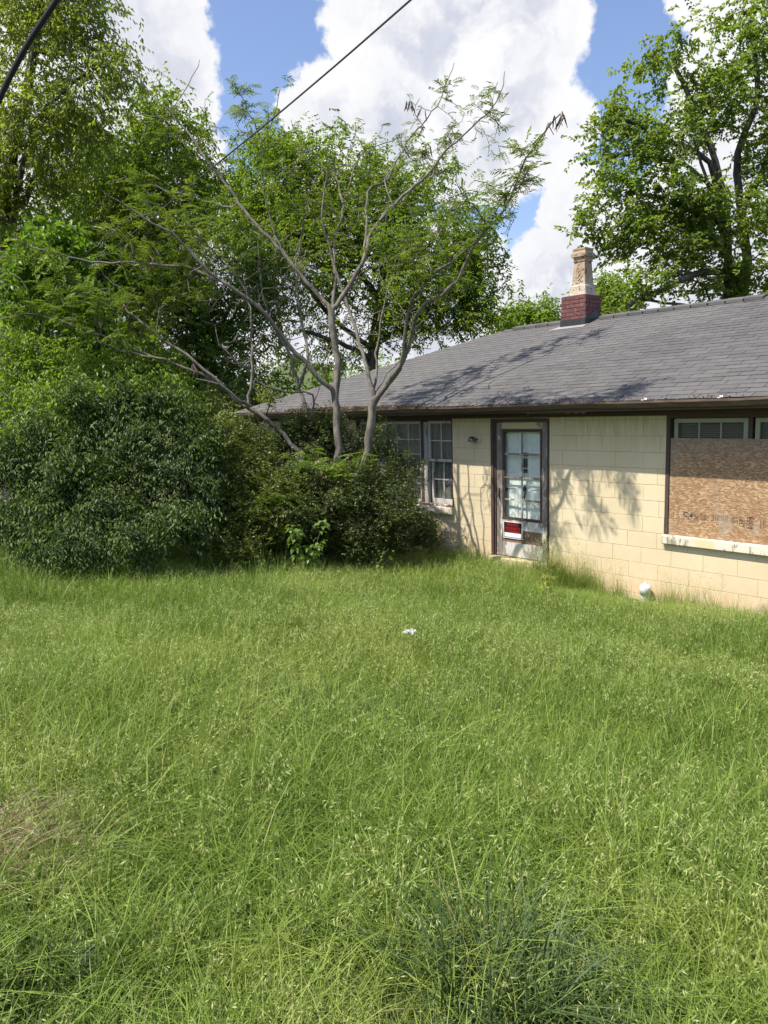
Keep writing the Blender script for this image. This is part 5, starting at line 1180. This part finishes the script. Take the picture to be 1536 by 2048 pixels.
kinds = [patch('p', gm, pool, wts(.75, .22, .03, 0), 64, PS, 200 + q) for q in range(4)] + [patch('p', gm, pool, wts(.35, .5, .15, 0), 64, PS, 210 + q) for q in range(4)] + \
    [patch('p', gm, pool, wts(.15, .4, .45, 0), 64, PS, 220 + q) for q in range(4)] + [patch('p', gm, pool, wts(.25, .15, .05, .55), 64, PS, 230 + q) for q in range(3)]
single_k = [np_obj('t', *pool[q][:2], gm, None, pool[q][2], pool[q][3], linkit=False) for q in (0, 1, 2, 5, 6, 7, 10, 11)]
# big tussocks one can tell apart
TUSG = []
TUS = ((985, 1990, 0.78, 'largest dark arching grass tussock low in the foreground'), (1125, 2040, 0.55, 'dark grass tussock touching the bottom edge right of the largest one'), (560, 1420, 0.6, 'grey green grass tussock in the middle of the lawn'),
       (745, 1450, 0.5, 'dark grass tussock right of the middle lawn tussock'), (40, 1990, 0.5, 'small dark grass tussock at the bottom left corner'))
for q, (px, py, s, lab) in enumerate(TUS):
    g = at_ground(px, py, 0.08); TUSG.append((g[0], g[1], s)); o = tuft('grass_tussock', [M['tussock'], M['seedhead']], int(420 * s), 0.24 * s, 0.28 * s, 0.66 * s, 0.0045, 0.0090, 0.80, 3, (0.5 * s, 0.62 * s), seed=90 + q, segs=6)
    o.location = (g[0], g[1], float(gz(g[0], g[1])) - 0.01); COL.objects.link(o); tag(o, lab, 'grass tussock', 'dark tussocks in the lawn')
def fbm(x, y, s, o=0.0):
    return (np.sin(x * s + o + 1.3 * np.sin(y * s * .7 + o)) + np.sin(y * s * 1.3 + 2.1 * o + 1.1 * np.sin(x * s * 1.1)) + .6 * np.sin((x + y) * s * 2.1 + o)) / 2.6
def spread_pts(n, x0, x1, y0, y1):
    return rng.uniform(x0, x1, n), rng.uniform(y0, y1, n)
straw_c = at_ground(5, 1690, 0.1)
def open_ground(X, Y):
    ok = ~((np.hypot((X - straw_c[0]) / 0.20, (Y - straw_c[1]) / 0.28) < 1) & (rng.random(len(X)) < 0.9))
    for (gx, gy, q) in TUSG:
        fx, fy = CAM[0] - gx, CAM[1] - gy; fl_ = math.hypot(fx, fy); cx_, cy_ = gx + fx / fl_ * 0.10, gy + fy / fl_ * 0.10
        ok &= ~((np.hypot(X - cx_, Y - cy_) < 0.33 * q) & (rng.random(len(X)) < 0.9))
    ok &= ~((np.hypot(X - pp[0] - 0.02, Y - pp[1] + 0.2) < 0.34))
    return ok & (Y < -0.06)
def height_f(X, Y):
    h = 1 + 0.20 * fbm(X, Y, 0.9, 4.0) + rng.normal(0, 0.06, len(X))
    return h * np.where((Y > -1.6) & (X > -5.9), 0.45 + 0.25 * np.clip(-Y - 0.4, 0, 1), 1.0) * np.where(np.hypot(X - CAM[0], Y - CAM[1]) < 2.2, 0.85, 1.0)
gx_, gy_ = np.meshgrid(np.arange(-17, 2.6, PS), np.arange(-12, -0.2, PS)); X = gx_.ravel() + PS / 2; Y = gy_.ravel() + PS / 2
d = np.hypot(X - CAM[0], Y - CAM[1]); ang = ((X - CAM[0]) * fh[0] + (Y - CAM[1]) * fh[1]) / np.maximum(d, .01); seen = (d > 0.9) & (ang > 0.66)
special = [(straw_c[0], straw_c[1], 0.3), (pp[0], pp[1] - .2, 0.36)] + [(a_, b_, 0.35) for a_, b_, q in TUSG]
hard = (Y > -0.45) | np.any([(np.abs(X - a_) < PS / 2 + r_) & (np.abs(Y - b_) < PS / 2 + r_) for a_, b_, r_ in special], axis=0)
cells = seen & ~hard; Xc, Yc = X[cells], Y[cells]; n = len(Xc)
hp = fbm(Xc, Yc, 1.1, 0.4) + rng.normal(0, 0.4, n); bp = fbm(Xc, Yc, 0.8, 2.2) + 0.5 * fbm(Xc, Yc, 2.3, 1.0) + rng.normal(0, 0.2, n)
idx = np.where(hp > 0.50, rng.integers(8, 12, n), np.where(hp > -0.25, rng.integers(4, 8, n), rng.integers(0, 4, n))); idx = np.where(bp > 0.62, rng.integers(12, 15, n), idx)
rot = np.array([(Matrix.Rotation(-0.1023, 3, 'X') @ Matrix.Rotation(q * math.pi / 2, 3, 'Z')).to_euler()[:] for q in rng.integers(0, 4, n)])
hz = height_f(Xc, Yc); scatter('meadow_grass', kinds, np.stack([Xc, Yc, gz(Xc, Yc) - 0.02], -1), idx, rot, np.stack([np.full(n, 1.04), np.full(n, 1.04), hz], -1))
Xe, Ye = spread_pts(60000, -17, 2.5, -12, -0.06); ci = np.floor((Xe + 17) / PS).astype(int); cj = np.floor((Ye + 12) / PS).astype(int)
cellmap = np.zeros((60, 60), bool); cellmap[np.floor((X[seen & hard] + 17) / PS).astype(int), np.floor((Y[seen & hard] + 12) / PS).astype(int)] = True
edge_row = np.floor((Ye + 12) / PS) >= np.floor((-0.2 + 12) / PS)
ok = (cellmap[ci, cj] | edge_row) & open_ground(Xe, Ye) & (rng.random(len(Xe)) < 0.95); de = np.hypot(Xe - CAM[0], Ye - CAM[1]); ok &= ((Xe - CAM[0]) * fh[0] + (Ye - CAM[1]) * fh[1]) / np.maximum(de, .01) > 0.64
Xe, Ye = Xe[ok], Ye[ok]; n = len(Xe)
scatter('edge_grass', single_k, np.stack([Xe, Ye, gz(Xe, Ye) - 0.01], -1), rng.integers(0, 8, n), np.stack([rng.normal(0, .14, n), rng.normal(0, .14, n), rng.uniform(0, 6.28, n)], -1), rng.uniform(0.6, 1.05, n) * height_f(Xe, Ye))
# taller seeding grass along the wall and the shrub edge
kw = [tuft('t', gm, 22, 0.06, 0.25, 0.50, 0.0028, 0.0050, 0.25, 3, (0.5, 0.8), seed=50 + s, droop=0.1) for s in range(4)]
Xw = np.concatenate([rng.uniform(-8.2, 0.5, 150), rng.normal(-6.1, 0.22, 60), rng.normal(-5.6, 0.3, 26), rng.normal(-7.9, .25, 20)]); Yw = -0.08 - np.abs(rng.normal(0, 0.14, len(Xw)))
hx = rng.uniform(-30, 850, 420); He = np.array([at_ground(px, 1140 - 0.055 * px + rng.normal(0, 9), 0.05) for px in hx])
Xw = np.where(np.abs(Xw - pp[0]) < 0.14, Xw + 0.3, Xw); Xw = np.concatenate([Xw, He[:, 0]]); Yw = np.concatenate([Yw, He[:, 1]]); nw = len(Xw)
sw2 = np.concatenate([rng.uniform(0.5, 0.9, 150), rng.uniform(0.85, 1.3, 60), rng.uniform(.65, 1.0, 46), rng.uniform(0.45, 0.85, 420)])
scatter('tall_grass', kw, np.stack([Xw, Yw, gz(Xw, Yw) - 0.01], -1), rng.integers(0, 4, nw), np.stack([rng.normal(0, .1, nw), rng.normal(0, .1, nw), rng.uniform(0, 6.28, nw)], -1), sw2)
# dry straw at the left edge
ks = [tuft('t', [M['straw'], M['straw']], 26, 0.08, 0.10, 0.26, 0.002, 0.004, 1.1, 2, (0.2, 0.3), seed=70 + s) for s in range(3)]
ns = 150; A_ = rng.uniform(0, 6.28, ns); R_ = np.sqrt(rng.random(ns)); Xs = straw_c[0] + 0.18 * R_ * np.cos(A_); Ys = straw_c[1] + 0.26 * R_ * np.sin(A_)
Xs = np.concatenate([Xs, rng.uniform(-16, 1, 120)]); Ys = np.concatenate([Ys, rng.uniform(-9, -.4, 120)]); ns = len(Xs)
scatter('dry_grass', ks, np.stack([Xs, Ys, gz(Xs, Ys)], -1), rng.integers(0, 3, ns), np.stack([rng.normal(0, .35, ns), rng.normal(0, .35, ns), rng.uniform(0, 6.28, ns)], -1), rng.uniform(.7, 1.1, ns))
# a clump of brown dead leaves in the straw
dl = at_ground(45, 1660, 0.12); N = 45
P = dl + rng.normal(size=(N, 3)) * [0.035, 0.04, 0.03]; V, F = leaf_mesh(P, runit(N), runit(N) + UPZ * .6, rng.uniform(.02, .05, N), rng.uniform(.01, .022, N))
tag(np_obj('dead_leaves', V, F, foliage('dead_leaf', (0.15, 0.085, 0.045), (0.26, 0.165, 0.09), 0.15), None, np.repeat(rng.random(N), 2)), 'clump of brown dead leaves in dry grass at the left edge', 'dead leaves', kind='stuff')
